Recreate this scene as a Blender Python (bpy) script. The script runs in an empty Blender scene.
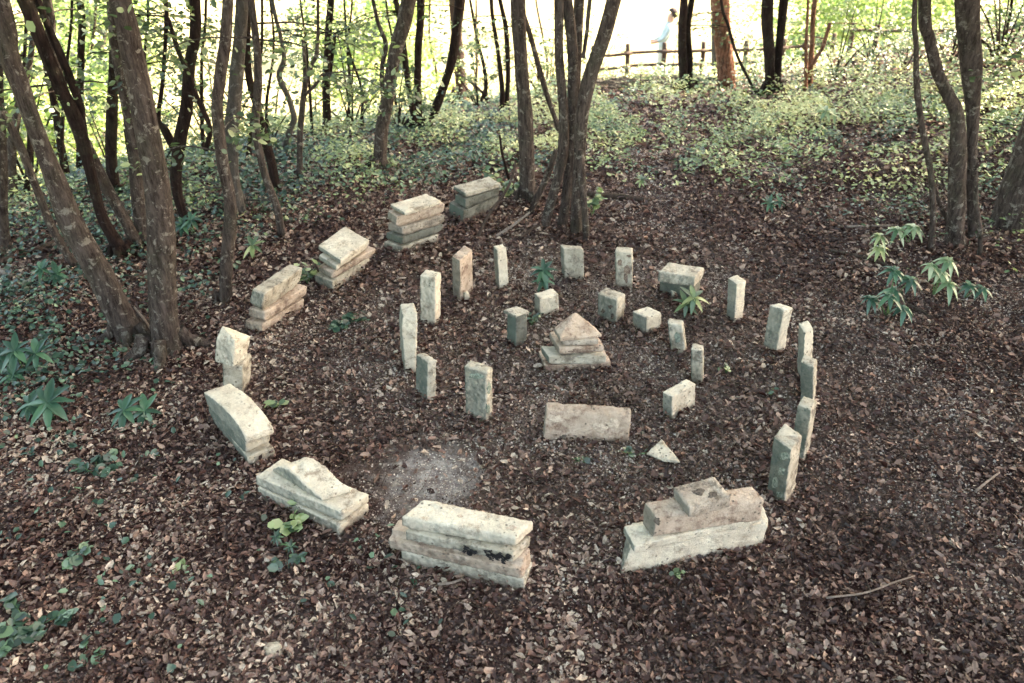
import bpy, bmesh, math, random
import numpy as np
from mathutils import Vector, noise, Matrix
R = random.Random(7)
NR = np.random.default_rng(11)
sc = bpy.context.scene
COL = sc.collection

# ------------------------------------------------------------------ camera
F = 800.0; PITCH = math.radians(33.0); H = 2.9
cam_d = bpy.data.cameras.new('camera'); cam = bpy.data.objects.new('camera', cam_d); COL.objects.link(cam)
cam.location = (0, 0, H); cam.rotation_euler = (math.pi/2 - PITCH, 0, 0)
cam_d.sensor_width = 36; cam_d.lens = 36*F/1024; cam_d.clip_start = .05; cam_d.clip_end = 2000
sc.camera = cam
cam_d.dof.use_dof = True; cam_d.dof.focus_distance = 4.6; cam_d.dof.aperture_fstop = 2.4
CT, ST = math.cos(PITCH), math.sin(PITCH)
def ray(px, py):
    x = (px-512)/F; y = -(py-341.5)/F
    return Vector((x, CT+y*ST, -ST+y*CT))
def on_z(px, py, z=0.0):
    d = ray(px, py); t = (z-H)/d.z
    return Vector((d.x*t, d.y*t, z))
def on_y(px, py, y):
    d = ray(px, py); t = y/d.y
    return Vector((d.x*t, y, H+d.z*t))
def sp(v, k=1.0):
    if v/k > 30: return v
    return k*math.log1p(math.exp(v/k))
# ------------------------------------------------------------------ terrain shape
def terr(x, y, rough=True):
    z = 0.0
    s1 = (x+5.2)*-0.772+(y-7.7)*0.636
    s2 = y-17.2
    s = max(s1, s2) + .25*math.exp(-abs(s1-s2))
    z -= .16*sp(y-7.9, .8)
    z -= .52*sp(s, .55)
    z += .24*sp(x-3.6-.12*(y-6), .8)*min(1, max(0, (y-4.5)/5))*min(1, max(0, (34-x)/20))
    z += .42*sp(1.35-y, .3) if y < 3 else 0      # bank the photographer stands on
    z = min(z, 1.35) if y < 2 else z
    if z < -6.5: z = -6.5-.25*math.tanh((-6.5-z)/4)
    if rough:
        z += .05*noise.noise(Vector((x*.55, y*.55, 3.1)))*min(1, max(.15, abs(y-4.6)/4))
        z += .012*noise.noise(Vector((x*3.1, y*3.1, 1.7)))
    return z
def ground(px, py):
    d = ray(px, py); t = 1.5
    while t < 120:
        p = Vector((d.x*t, d.y*t, H+d.z*t))
        if p.z <= terr(p.x, p.y):
            return Vector((p.x, p.y, terr(p.x, p.y)))
        t += .02 if t < 25 else .2
    return p
# ------------------------------------------------------------------ materials
def newmat(name):
    m = bpy.data.materials.new(name); m.use_nodes = True
    nt = m.node_tree; nt.nodes.clear()
    out = nt.nodes.new('ShaderNodeOutputMaterial')
    return m, nt, out
def N(nt, typ, **kw):
    n = nt.nodes.new(typ)
    for k, v in kw.items():
        if k.startswith('i_'):
            key = k[2:]; key = int(key) if key.isdigit() else key.replace('_', ' ')
            n.inputs[key].default_value = v
        else: setattr(n, k, v)
    return n
def ramp(nt, fac, stops, interp='LINEAR'):
    r = nt.nodes.new('ShaderNodeValToRGB'); r.color_ramp.interpolation = interp
    els = r.color_ramp.elements
    while len(els) < len(stops): els.new(0.5)
    for e, (p, c) in zip(els, stops):
        e.position = p; e.color = (*c, 1) if len(c) == 3 else c
    nt.links.new(fac, r.inputs[0]); return r.outputs[0]
def mix(nt, fac, a, b, mode='MIX'):
    m = nt.nodes.new('ShaderNodeMix'); m.data_type = 'RGBA'; m.blend_type = mode
    for sock, v in ((0, fac), (6, a), (7, b)):
        if isinstance(v, (float, int)): m.inputs[sock].default_value = v
        elif isinstance(v, tuple): m.inputs[sock].default_value = (*v, 1)
        else: nt.links.new(v, m.inputs[sock])
    return m.outputs[2]
def nz(nt, vec, scale, detail=5, rough=.6, dist=0.0):
    n = N(nt, 'ShaderNodeTexNoise', i_Scale=scale, i_Detail=detail, i_Roughness=rough, i_Distortion=dist)
    if vec is not None: nt.links.new(vec, n.inputs['Vector'])
    return n.outputs['Fac']
def bump(nt, h, strength, dist, normal=None):
    b = N(nt, 'ShaderNodeBump', i_Strength=strength, i_Distance=dist)
    nt.links.new(h, b.inputs['Height'])
    if normal is not None: nt.links.new(normal, b.inputs['Normal'])
    return b.outputs[0]
def princ(nt, out, col, rough=.85, nrm=None, spec=.25):
    p = nt.nodes.new('ShaderNodeBsdfPrincipled')
    if isinstance(col, tuple): p.inputs['Base Color'].default_value = (*col, 1)
    else: nt.links.new(col, p.inputs['Base Color'])
    p.inputs['Roughness'].default_value = rough
    p.inputs['Specular IOR Level'].default_value = spec
    if nrm is not None: nt.links.new(nrm, p.inputs['Normal'])
    nt.links.new(p.outputs[0], out.inputs[0]); return p

def stone_mat(name, c1, c2, stain, green, g_amt=.5, s_amt=.5, marks=False):
    m, nt, out = newmat(name)
    tc = N(nt, 'ShaderNodeTexCoord'); v = tc.outputs['Object']
    oi = N(nt, 'ShaderNodeObjectInfo')
    add = N(nt, 'ShaderNodeVectorMath', operation='ADD'); 
    sc_ = N(nt, 'ShaderNodeVectorMath', operation='SCALE'); sc_.inputs['Scale'].default_value = 17.0
    cmb = N(nt, 'ShaderNodeCombineXYZ')
    for i in range(3): nt.links.new(oi.outputs['Random'], cmb.inputs[i])
    nt.links.new(cmb.outputs[0], sc_.inputs[0]); nt.links.new(v, add.inputs[0]); nt.links.new(sc_.outputs[0], add.inputs[1])
    v = add.outputs[0]
    base = mix(nt, ramp(nt, nz(nt, v, 9, 6), [(.35, (0, 0, 0)), (.65, (1, 1, 1))]), c1, c2)
    base = mix(nt, ramp(nt, nz(nt, v, 60, 4, .7), [(.3, (.55, .55, .55)), (.75, (0, 0, 0))]), base, mix(nt, .5, base, stain), 'MIX')
    st = ramp(nt, nz(nt, v, 10, 9, .78, .12), [(.56-.1*s_amt, (0, 0, 0)), (.68-.1*s_amt, (.8, .8, .8))])
    base = mix(nt, st, base, stain)
    # small dark lichen spots
    vo = N(nt, 'ShaderNodeTexVoronoi', i_Scale=38.0); nt.links.new(v, vo.inputs['Vector'])
    sel = ramp(nt, nz(nt, v, 12, 3), [(.52, (0, 0, 0)), (.58, (1, 1, 1))])
    spot = ramp(nt, vo.outputs['Distance'], [(.16, (.75, .75, .75)), (.3, (0, 0, 0))])
    spot = mix(nt, 1.0, spot, sel, 'MULTIPLY')
    base = mix(nt, spot, base, (.07, .065, .05))
    # green algae, with the shade of left-turned faces painted in by normal
    geo = N(nt, 'ShaderNodeNewGeometry')
    dt = N(nt, 'ShaderNodeVectorMath', operation='DOT_PRODUCT'); dt.inputs[1].default_value = (-.93, -.3, -.2)
    nt.links.new(geo.outputs['Normal'], dt.inputs[0])
    am = ramp(nt, dt.outputs['Value'], [(.45, (0, 0, 0)), (.85, (1, 1, 1))])
    gn = ramp(nt, nz(nt, v, 11, 7, .7), [(.30, (g_amt, g_amt, g_amt)), (.62, (g_amt*.7,)*3)])
    am = mix(nt, 1.0, am, gn, 'MULTIPLY')
    base = mix(nt, am, base, green)
    # reddish soil splashed on the lowest part
    sx = N(nt, 'ShaderNodeSeparateXYZ'); nt.links.new(geo.outputs['Position'], sx.inputs[0])
    ad = N(nt, 'ShaderNodeMath', operation='MULTIPLY_ADD'); ad.inputs[1].default_value = .07
    nt.links.new(nz(nt, v, 18, 4), ad.inputs[0]); ad.inputs[2].default_value = -.035
    sb = N(nt, 'ShaderNodeMath', operation='SUBTRACT'); nt.links.new(sx.outputs[2], sb.inputs[0]); nt.links.new(ad.outputs[0], sb.inputs[1])
    soil = ramp(nt, sb.outputs[0], [(0.0, (.75,)*3), (.05, (0, 0, 0))])
    base = mix(nt, soil, base, (.10, .06, .045))
    h = mix(nt, .5, nz(nt, v, 45, 8, .7), nz(nt, v, 160, 4, .6))
    vv = N(nt, 'ShaderNodeTexVoronoi', i_Scale=90.0); nt.links.new(v, vv.inputs['Vector'])
    pit = ramp(nt, vv.outputs['Distance'], [(.0, (0, 0, 0)), (.35, (1, 1, 1))])
    nrm = bump(nt, h, 1.0, .022, bump(nt, pit, .6, .006))
    princ(nt, out, base, .92, nrm, .15)
    return m
CREAM = (.82, .75, .59); CREAM2 = (.66, .58, .45); STAIN = (.22, .165, .115); GREEN = (.105, .13, .11)
M_cream = stone_mat('pale_limestone', CREAM, CREAM2, STAIN, GREEN, .95, .35)
M_stain = stone_mat('stained_limestone', (.68, .62, .49), (.47, .41, .31), (.13, .105, .08), (.085, .11, .092), 1.0, .7)
M_warm = stone_mat('warm_limestone', (.68, .555, .43), (.49, .38, .28), (.17, .10, .07), (.12, .13, .105), .9, .6)
M_mossy = stone_mat('mossy_stone', (.27, .265, .215), (.16, .16, .135), (.09, .085, .065), (.10, .13, .105), 1.0, .8)
M_brown = stone_mat('brown_weathered_stone', (.62, .53, .42), (.40, .33, .26), (.10, .08, .06), (.12, .13, .11), .8, .9)

def bark_mat(name, c1, c2, lich, l_amt=.5):
    m, nt, out = newmat(name)
    tc = N(nt, 'ShaderNodeTexCoord'); mp = N(nt, 'ShaderNodeMapping'); mp.inputs['Scale'].default_value = (1, 1, .22)
    nt.links.new(tc.outputs['Object'], mp.inputs[0]); v = mp.outputs[0]; vo_ = tc.outputs['Object']
    b = mix(nt, ramp(nt, nz(nt, v, 34, 9, .8), [(.38, (0, 0, 0)), (.62, (1, 1, 1))]), c1, c2)
    l = ramp(nt, nz(nt, vo_, 16, 6, .75, .4), [(.60-.06*l_amt, (0, 0, 0)), (.66-.05*l_amt, (.75, .75, .75))])
    b = mix(nt, l, b, lich)
    g = ramp(nt, nz(nt, vo_, 4, 5, .7), [(.5, (0, 0, 0)), (.7, (.4, .4, .4))])
    b = mix(nt, g, b, (.07, .075, .045))
    nrm = bump(nt, nz(nt, v, 30, 9, .8), 1.0, .05)
    princ(nt, out, b, .95, nrm, .1)
    return m
M_bark = bark_mat('lichen_grey_bark', (.026, .018, .015), (.135, .106, .090), (.33, .30, .25), .75)
M_dark = bark_mat('dark_brown_bark', (.012, .007, .006), (.04, .025, .021), (.1, .09, .08), .0)
M_pale = bark_mat('pale_grey_bark', (.06, .052, .047), (.13, .115, .10), (.27, .26, .23), .8)
M_red = bark_mat('reddish_scaly_bark', (.045, .02, .015), (.36, .17, .105), (.45, .3, .22), .8)
M_wood = bark_mat('weathered_wood', (.06, .042, .033), (.14, .10, .08), (.25, .22, .19), .3)
M_twigp = bark_mat('pale_dry_wood', (.27, .21, .17), (.42, .35, .29), (.5, .45, .4), .3)

def leaf_mat(name, stops, trans=.35, rough=.5, gl=.12, var=None):
    m, nt, out = newmat(name)
    at = N(nt, 'ShaderNodeAttribute', attribute_name='rnd')
    col = ramp(nt, at.outputs['Fac'], stops)
    if var:
        tc = N(nt, 'ShaderNodeNewGeometry')
        col = mix(nt, ramp(nt, nz(nt, tc.outputs['Position'], 90, 3), [(.4, (0, 0, 0)), (.7, (.6, .6, .6))]), col, var)
    d = N(nt, 'ShaderNodeBsdfDiffuse'); t = N(nt, 'ShaderNodeBsdfTranslucent'); g = N(nt, 'ShaderNodeBsdfGlossy'); g.inputs['Roughness'].default_value = rough
    g.inputs['Color'].default_value = (.85, .85, .8, 1)
    nt.links.new(col, d.inputs[0]); nt.links.new(col, t.inputs[0])
    a = N(nt, 'ShaderNodeMixShader'); a.inputs[0].default_value = trans
    nt.links.new(d.outputs[0], a.inputs[1]); nt.links.new(t.outputs[0], a.inputs[2])
    b = N(nt, 'ShaderNodeMixShader'); b.inputs[0].default_value = gl
    nt.links.new(a.outputs[0], b.inputs[1]); nt.links.new(g.outputs[0], b.inputs[2])
    nt.links.new(b.outputs[0], out.inputs[0]); return m
M_crown = leaf_mat('canopy_leaves', [(0, (.10, .16, .04)), (.5, (.16, .25, .06)), (1, (.26, .34, .09))], .5, .5, .06)
M_bush = leaf_mat('bush_leaves', [(0, (.02, .04, .015)), (.4, (.065, .11, .035)), (1, (.26, .32, .12))], .45, .5, .08)
M_herb = leaf_mat('herb_leaves', [(0, (.035, .075, .04)), (.3, (.09, .16, .07)), (.58, (.23, .31, .11)), (1, (.46, .49, .21))], .3, .45, .1)
M_ivy = leaf_mat('ivy_leaves', [(0, (.012, .032, .020)), (.6, (.034, .078, .048)), (1, (.14, .22, .12))], .2, .4, .07)
M_hell = leaf_mat('hellebore_leaf', [(0, (.02, .06, .038)), (.6, (.04, .105, .062)), (1, (.09, .19, .095))], .2, .4, .07)
M_hellp = leaf_mat('pale_hellebore_leaf', [(0, (.07, .15, .07)), (.5, (.22, .31, .15)), (1, (.46, .50, .30))], .25, .4, .08)
M_lit = leaf_mat('dry_leaf', [(0, (.009, .003, .003)), (.29, (.036, .013, .011)), (.51, (.118, .061, .047)), (.73, (.25, .160, .122)), (.9, (.39, .28, .215)), (1, (.58, .48, .375))], .12, .5, .035, (.10, .05, .04))

M_crumb = leaf_mat('soil_crumb', [(0, (.025, .012, .011)), (.3, (.13, .09, .075)), (.6, (.31, .245, .21)), (.9, (.52, .45, .375)), (1, (.66, .61, .53))], .05, .6, .02)
def N_map(nt, s, a, b):
    r = N(nt, 'ShaderNodeMapRange'); r.inputs[1].default_value = a; r.inputs[2].default_value = b
    nt.links.new(s, r.inputs[0]); return r.outputs[0]
def ground_mat():
    m, nt, out = newmat('forest_soil')
    tc = N(nt, 'ShaderNodeNewGeometry'); v = tc.outputs['Position']
    b = mix(nt, ramp(nt, nz(nt, v, 30, 9, .78), [(.35, (0, 0, 0)), (.65, (1, 1, 1))]), (.014, .005, .006), (.07, .034, .030))
    b = mix(nt, ramp(nt, nz(nt, v, 80, 4, .7), [(.56, (0, 0, 0)), (.7, (.7, .7, .7))]), b, (.27, .19, .16))
    b = mix(nt, ramp(nt, nz(nt, v, 1.6, 5), [(.42, (0, 0, 0)), (.62, (.7, .7, .7))]), b, mix(nt, ramp(nt, nz(nt, v, 55, 6, .75), [(.35, (0, 0, 0)), (.65, (1, 1, 1))]), (.05, .032, .030), (.27, .21, .19)))
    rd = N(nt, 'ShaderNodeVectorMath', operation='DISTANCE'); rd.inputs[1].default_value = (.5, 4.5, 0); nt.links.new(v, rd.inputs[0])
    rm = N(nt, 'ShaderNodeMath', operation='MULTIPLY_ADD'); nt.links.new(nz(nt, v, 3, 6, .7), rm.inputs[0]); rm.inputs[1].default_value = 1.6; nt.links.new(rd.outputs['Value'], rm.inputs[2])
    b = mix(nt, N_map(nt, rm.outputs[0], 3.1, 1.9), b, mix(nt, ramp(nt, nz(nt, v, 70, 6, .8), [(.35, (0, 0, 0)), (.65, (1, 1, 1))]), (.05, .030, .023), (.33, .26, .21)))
    # ashy bare patch
    c = on_z(432, 480)
    d = N(nt, 'ShaderNodeVectorMath', operation='DISTANCE'); d.inputs[1].default_value = c
    nt.links.new(v, d.inputs[0])
    ma = N(nt, 'ShaderNodeMath', operation='MULTIPLY_ADD'); nt.links.new(nz(nt, v, 9, 6, .7), ma.inputs[0]); ma.inputs[1].default_value = .9
    nt.links.new(d.outputs['Value'], ma.inputs[2])
    b = mix(nt, ramp(nt, ma.outputs[0], [(.50, (.9, .9, .9)), (.82, (0, 0, 0))]), b, mix(nt, ramp(nt, nz(nt, v, 14, 8, .8), [(.4, (0, 0, 0)), (.62, (1, 1, 1))]), (.17, .14, .135), (.62, .59, .54)))
    # valley beyond the wood is dry pale grassland
    sx = N(nt, 'ShaderNodeSeparateXYZ'); nt.links.new(v, sx.inputs[0])
    g = mix(nt, ramp(nt, nz(nt, v, .35, 6, .6), [(.35, (0, 0, 0)), (.65, (1, 1, 1))]), (.24, .215, .10), (.36, .315, .17))
    dt = N(nt, 'ShaderNodeVectorMath', operation='DOT_PRODUCT'); dt.inputs[1].default_value = (-.772, .636, 0)
    nt.links.new(v, dt.inputs[0])
    s1 = N(nt, 'ShaderNodeMath', operation='SUBTRACT'); nt.links.new(dt.outputs['Value'], s1.inputs[0]); s1.inputs[1].default_value = -(5.2*-.772-7.7*.636)
    s2 = N(nt, 'ShaderNodeMath', operation='SUBTRACT'); nt.links.new(sx.outputs[1], s2.inputs[0]); s2.inputs[1].default_value = 17.2
    smx = N(nt, 'ShaderNodeMath', operation='MAXIMUM'); nt.links.new(s1.outputs[0], smx.inputs[0]); nt.links.new(s2.outputs[0], smx.inputs[1])
    sn = N(nt, 'ShaderNodeMath', operation='MULTIPLY_ADD'); nt.links.new(nz(nt, v, 1.2, 5), sn.inputs[0]); sn.inputs[1].default_value = 1.4; nt.links.new(smx.outputs[0], sn.inputs[2])
    b = mix(nt, N_map(nt, sn.outputs[0], .7, 1.8), b, g)
    nrm = bump(nt, nz(nt, v, 45, 8, .75), 1.0, .03)
    princ(nt, out, b, .95, nrm, .1); return m
def N_map(nt, s, a, b):
    r = N(nt, 'ShaderNodeMapRange'); r.inputs[1].default_value = a; r.inputs[2].default_value = b
    nt.links.new(s, r.inputs[0]); return r.outputs[0]
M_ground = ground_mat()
def plain(name, c, rough=.8):
    m, nt, out = newmat(name)
    tc = N(nt, 'ShaderNodeTexCoord')
    col = mix(nt, nz(nt, tc.outputs['Object'], 20, 4), tuple(x*.75 for x in c), tuple(min(1, x*1.2) for x in c))
    princ(nt, out, col, rough); return m

# ------------------------------------------------------------------ object helpers
def tag(o, label=None, cat=None, group=None, kind=None):
    if label: o['label'] = label
    if cat: o['category'] = cat
    if group: o['group'] = group
    if kind: o['kind'] = kind
    return o
def empty(name, loc, label, cat, group=None):
    o = bpy.data.objects.new(name, None); COL.objects.link(o); o.location = loc; o.empty_display_size = .1
    return tag(o, label, cat, group)
def link(name, me, parent=None, mat=None):
    o = bpy.data.objects.new(name, me); COL.objects.link(o)
    if mat is not None and not me.materials: me.materials.append(mat)
    if parent is not None: o.parent = parent
    return o
def mesh_np(name, V, Fq, mat=None, rnd=None, smooth=False):
    me = bpy.data.meshes.new(name)
    V = np.asarray(V, dtype=np.float32); Fq = np.asarray(Fq, dtype=np.int32); k = Fq.shape[1]
    me.vertices.add(len(V)); me.vertices.foreach_set('co', V.ravel())
    me.loops.add(Fq.size); me.loops.foreach_set('vertex_index', Fq.ravel())
    me.polygons.add(len(Fq)); me.polygons.foreach_set('loop_start', np.arange(0, Fq.size, k, dtype=np.int32))
    me.update(calc_edges=True)
    if smooth: me.polygons.foreach_set('use_smooth', np.ones(len(Fq), dtype=bool))
    if rnd is not None:
        a = me.attributes.new('rnd', 'FLOAT', 'FACE'); a.data.foreach_set('value', np.asarray(rnd, dtype=np.float32))
    if mat: me.materials.append(mat)
    return me
def leaves(name, P, size, mat, tilt=.6, aspect=.55, curl=.25, rnd=None, simple=False, nrm=None, jag=0.0):
    """P (n,3); each leaf a folded pair of quads (or one quad)"""
    n = len(P); P = np.asarray(P); size = np.broadcast_to(np.asarray(size, float), (n,))
    yaw = NR.uniform(0, 2*np.pi, n)
    nv = NR.normal(0, tilt, (n, 3)); nv[:, 2] = 1
    if nrm is not None: nv += nrm
    nv /= np.linalg.norm(nv, axis=1)[:, None]
    u = np.stack([np.cos(yaw), np.sin(yaw), np.zeros(n)], 1)
    u -= nv*np.sum(u*nv, 1)[:, None]; u /= np.linalg.norm(u, axis=1)[:, None]
    w = np.cross(nv, u)
    asp = aspect*NR.uniform(.7, 1.25, n)
    cu = curl*NR.uniform(.2, 2.0, n)
    if simple:
        sh = [(-.5, 0, 0), (0, -.5, 1), (.5, 0, 0), (0, .5, 1)]; F0 = [[0, 1, 2, 3]]
    else:
        sh = [(-.5, 0, .0), (-.2, -.46, .8), (.22, -.40, 1), (.5, 0, .35), (.22, .40, 1), (-.2, .46, .8)]
        F0 = [[0, 1, 2, 3], [0, 3, 4, 5]]
    V = np.zeros((n, len(sh), 3))
    for i, (a, b, c) in enumerate(sh):
        jb = b*NR.uniform(.75, 1.25, n) if not simple else b
        ja = a+NR.uniform(-jag, jag, n)[:, None] if jag else a
        V[:, i] = P + size[:, None]*(ja*u + (jb*asp)[:, None]*w*1.0 + ((c+NR.uniform(-jag, jag, n)*1.5)*cu)[:, None]*nv*.5)
    Fi = (np.arange(n)[:, None, None]*len(sh) + np.array(F0)[None]).reshape(-1, 4)
    if rnd is None: rnd = NR.random(n)
    return mesh_np(name, V.reshape(-1, 3), Fi, mat, np.repeat(rnd, len(F0)))
def spline(pts, per=6):
    pts = [np.asarray(p, float) for p in pts]
    if len(pts) < 3: 
        return [pts[0]+(pts[-1]-pts[0])*i/per for i in range(per+1)]
    Q = [2*pts[0]-pts[1]]+pts+[2*pts[-1]-pts[-2]]; out = []
    for i in range(1, len(Q)-2):
        for k in range(per):
            t = k/per; a, b, c, d = Q[i-1], Q[i], Q[i+1], Q[i+2]
            out.append(.5*((2*b)+(-a+c)*t+(2*a-5*b+4*c-d)*t*t+(-a+3*b-3*c+d)*t**3))
    out.append(pts[-1]); return out
class TB:
    def __init__(s): s.V = []; s.F = []
    def tube(s, pts, sides=9, wob=.08, per=5, seed=0):
        """pts: rows x,y,z,r"""
        P = spline(pts, per); n0 = len(s.V)
        for i, p in enumerate(P):
            a = P[max(0, i-1)][:3]; b = P[min(len(P)-1, i+1)][:3]
            d = Vector(b-a).normalized() if np.linalg.norm(b-a) > 1e-9 else Vector((0, 0, 1))
            up = Vector((0, 1, 0)) if abs(d.y) < .8 else Vector((1, 0, 0))
            e1 = d.cross(up).normalized(); e2 = d.cross(e1)
            c = Vector(p[:3])
            for k in range(sides):
                an = 2*math.pi*k/sides
                dd = e1*math.cos(an)+e2*math.sin(an)
                r = p[3]*(1+wob*2*noise.noise(c*3.0+dd*1.3+Vector((seed, 0, 0))))
                s.V.append(tuple(c+dd*r))
        for i in range(len(P)-1):
            for k in range(sides):
                k2 = (k+1) % sides
                s.F.append((n0+i*sides+k, n0+i*sides+k2, n0+(i+1)*sides+k2, n0+(i+1)*sides+k))
        # caps (as degenerate-free fans of quads)
        for row, c in ((0, P[0]), (len(P)-1, P[-1])):
            ci = len(s.V); s.V.append(tuple(c[:3])); b0 = n0+row*sides
            for k in range(0, sides-1, 2):
                q = (b0+k, b0+k+1, b0+(k+2) % sides, ci); s.F.append(q if row else q[::-1])
            if sides % 2: 
                pass
    def build(s, name, mat, parent=None, origin=(0, 0, 0)):
        V = np.array(s.V)-np.array(origin)
        me = mesh_np(name, V, s.F, mat, None, True)
        return link(name, me, parent)

# ------------------------------------------------------------------ ground
def build_ground():
    xs = np.concatenate([-np.geomspace(420, 9, 26), np.arange(-8.7, 8.8, .09), np.geomspace(9, 420, 26)])
    ys = np.concatenate([np.linspace(-60, -1, 14), np.arange(0, 20, .09), np.geomspace(20.3, 700, 40)])
    V = [(x, y, terr(x, y)) for y in ys for x in xs]
    nx = len(xs); ny = len(ys)
    i = np.arange(nx-1)[None, :]; j = np.arange(ny-1)[:, None]*nx
    Fq = np.stack([j+i, j+i+1, j+nx+i+1, j+nx+i], -1).reshape(-1, 4)
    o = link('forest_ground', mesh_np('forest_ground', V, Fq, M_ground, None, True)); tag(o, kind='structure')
build_ground()

# visible-cone test, with a margin so that a side step still shows cover
def in_view(x, y, m=1.25):
    return abs(x) < (y*1.0+1.6)*.66*m+.6
def n2(x, y, s, k=0): return noise.noise(Vector((x*s, y*s, k)))
ash = on_z(432, 480)
def trod(x, y):
    """0..1: how bare and trodden the floor is"""
    r = math.hypot((x-.5)/1.0, y-4.6)
    a = max(0, 1-max(0, r-1.2)/1.1)*.8
    # a worn strip leading up the slope, and worn ground at the right
    b = max(0, 1-abs(x-(.9+.22*(y-6)))/1.3)*(.75 if y > 5.5 else 0)
    c = .55*max(0, min(1, (x-1.2)/1.0))*(1 if 2.2 < y < 8 else 0)
    d = max(0, 1-math.hypot((x-ash.x)/1.3, y-ash.y)/.7)
    return min(1, max(0, max(a, b, c, d)+.75*n2(x, y, 1.1, 20)+.35*n2(x, y, 3.3, 21)))
def scatter_crumbs():
    P = []; S = []; T = []
    for (y0, y1, dens, sz) in ((1.8, 3.2, 12000, .012), (3.2, 5.6, 10500, .013), (5.6, 8.5, 3600, .020), (8.5, 13, 900, .032)):
        hw = (y1+1.6)*.66*1.25+.6
        for _ in range(int((y1-y0)*2*hw*dens)):
            x = R.uniform(-hw, hw); y = R.uniform(y0, y1)
            if not in_view(x, y): continue
            t_ = trod(x, y)
            if R.random() > t_*1.1: continue
            da = math.hypot((x-ash.x)/1.25, y-ash.y)+.28*n2(x, y, 5, 30)
            P.append((x, y, terr(x, y)+R.uniform(0, .012))); S.append(sz*R.uniform(.5, 1.6)*(.6 if da < .3 else 1))
            T.append(min(1, max(0, R.random()**1.3*.9+.3*n2(x, y, 2.5, 22)+(.35 if da < .22 else 0))))
    o = link('leaf_crumbs', leaves('leaf_crumbs', P, S, M_crumb, .45, .8, .3, np.array(T), simple=True)); tag(o, 'grey trodden crumbs of soil and leaf inside the rings and up the slope', 'soil crumbs', kind='stuff')
def scatter_litter():
    P = []; S = []; T = []
    for (y0, y1, dens, sz) in ((1.3, 3.2, 8200, .0235), (3.2, 5.2, 6400, .025), (5.2, 7.5, 3600, .032), (7.5, 11, 1300, .045), (11, 18.5, 520, .058)):
        area = (y1-y0)*2*((y1+1.6)*.66*1.25+.6)
        n = int(area*dens)
        hw = (y1+1.6)*.66*1.25+.6
        for _ in range(n):
            x = R.uniform(-hw, hw); y = R.uniform(y0, y1)
            if not in_view(x, y): continue
            d = math.hypot(x-ash.x, y-ash.y)
            if d < .34+.25*n2(x, y, 4) and R.random() < .9: continue
            tr = trod(x, y)
            if R.random() < tr*.72: continue
            z = terr(x, y)
            if max((x+5.2)*-0.772+(y-7.7)*0.636, y-17.2)>.5: continue
            P.append((x, y, z+R.uniform(.0, .024)+.012*(n2(x, y, 7, 4)))); S.append(sz*R.choice((.3, .4, .5, .6, .75, .9, 1.2, 1.8) if tr > .45 else (.3, .4, .5, .65, .8, 1.0, 1.3, 1.7)))
            t = min(1, max(0, R.random()**1.12+.34*n2(x, y, 1.6, 9)+.14*n2(x, y, 6, 2) + (.08 if x < .3 else -.06)))
            T.append(t)
    for p in BANK:
        P.append(p); S.append(R.uniform(.012, .042)); T.append(R.random())
    me = leaves('leaf_litter', P, S, M_lit, .40, .62, .45, np.array(T), jag=.3)
    o = link('leaf_litter', me); tag(o, 'carpet of small dry brown and pinkish fallen leaves', 'leaf litter', kind='stuff')
BANK = []
def scatter_twigs():
    tb = TB()
    for _ in range(3400):
        y = R.uniform(1.5, 12); x = R.uniform(-1, 1)*((y+1.6)*.8)
        if y > 6 and R.random() < .3: continue
        a = R.uniform(0, 6.28); l = R.choice((.05, .08, .12, .18, .3)); r = R.uniform(.0012, .003)
        b = a+R.uniform(-.5, .5)
        p = [(x, y), (x+math.cos(a)*l*.5, y+math.sin(a)*l*.5)]; p.append((p[1][0]+math.cos(b)*l*.5, p[1][1]+math.sin(b)*l*.5))
        tb.tube([(q[0], q[1], terr(*q)+.022+R.uniform(0, .012), r*(1-.3*i)) for i, q in enumerate(p)], 4, 0, 2)
    o = tb.build('twig_litter', M_wood); tag(o, 'thin broken twigs strewn over the leaf litter', 'twigs', kind='stuff')
scatter_twigs()
def cover_density(x, y):
    """0..1 herb, 0..1 ivy"""
    r = math.hypot((x-.45)/1.05, y-4.9)
    out = min(1, max(0, (r-2.35)/1.2))
    herb = 0; ivy = 0
    if y > 5.6:
        far = min(1, (y-5.6)/2.2)
        herb = max(0, far)*(.9+1.3*n2(x, y, .6, 2))*(.85 if abs(x-(.9+.22*(y-6))) < .6+.5*n2(x, y, 1.2, 40) and y < 10.5 else 1)*(1.0 if x > -1.5 else .75)
        herb *= 1.25 if n2(x, y, 1.5, 8)+.6*n2(x, y, 4.0, 3) > (-.08 if y > 9 else .0) else .05
        # bare strip of litter behind the ring
        if -0.2 < x < 2.6 and y < 9: herb *= .45+.25*(y-6)
    if x < -1.0:
        w = min(1, (-x-1.15)/1.4)*min(1, max(0, (y-2.9)/1.2))
        ivy = w*(.75+1.1*n2(x, y, 1.2, 4))
        ivy *= 1 if n2(x, y, 3.2, 6) > -.1 else .3
    if y > 6 and x < .6: ivy = max(ivy, .65+n2(x, y, 1.0, 1))
    if y < 3.1 and x < -1.35: ivy = max(ivy, .45*(n2(x, y, 2.0, 4)+.1))
    if x > 2.4 and y > 5.3: herb = max(herb, .8*(n2(x, y, 1.3, 5)+.18)*min(1, (x-2.4)))
    # sparse sprigs round the outer stacks on the left
    if 2.3 < r < 2.9 and x < -.2: ivy = max(ivy, .35*(n2(x, y, 2.4, 3)+.1))
    return max(0, herb)*out, max(0, ivy)*max(out, .8 if y < 3.3 else out)
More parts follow.
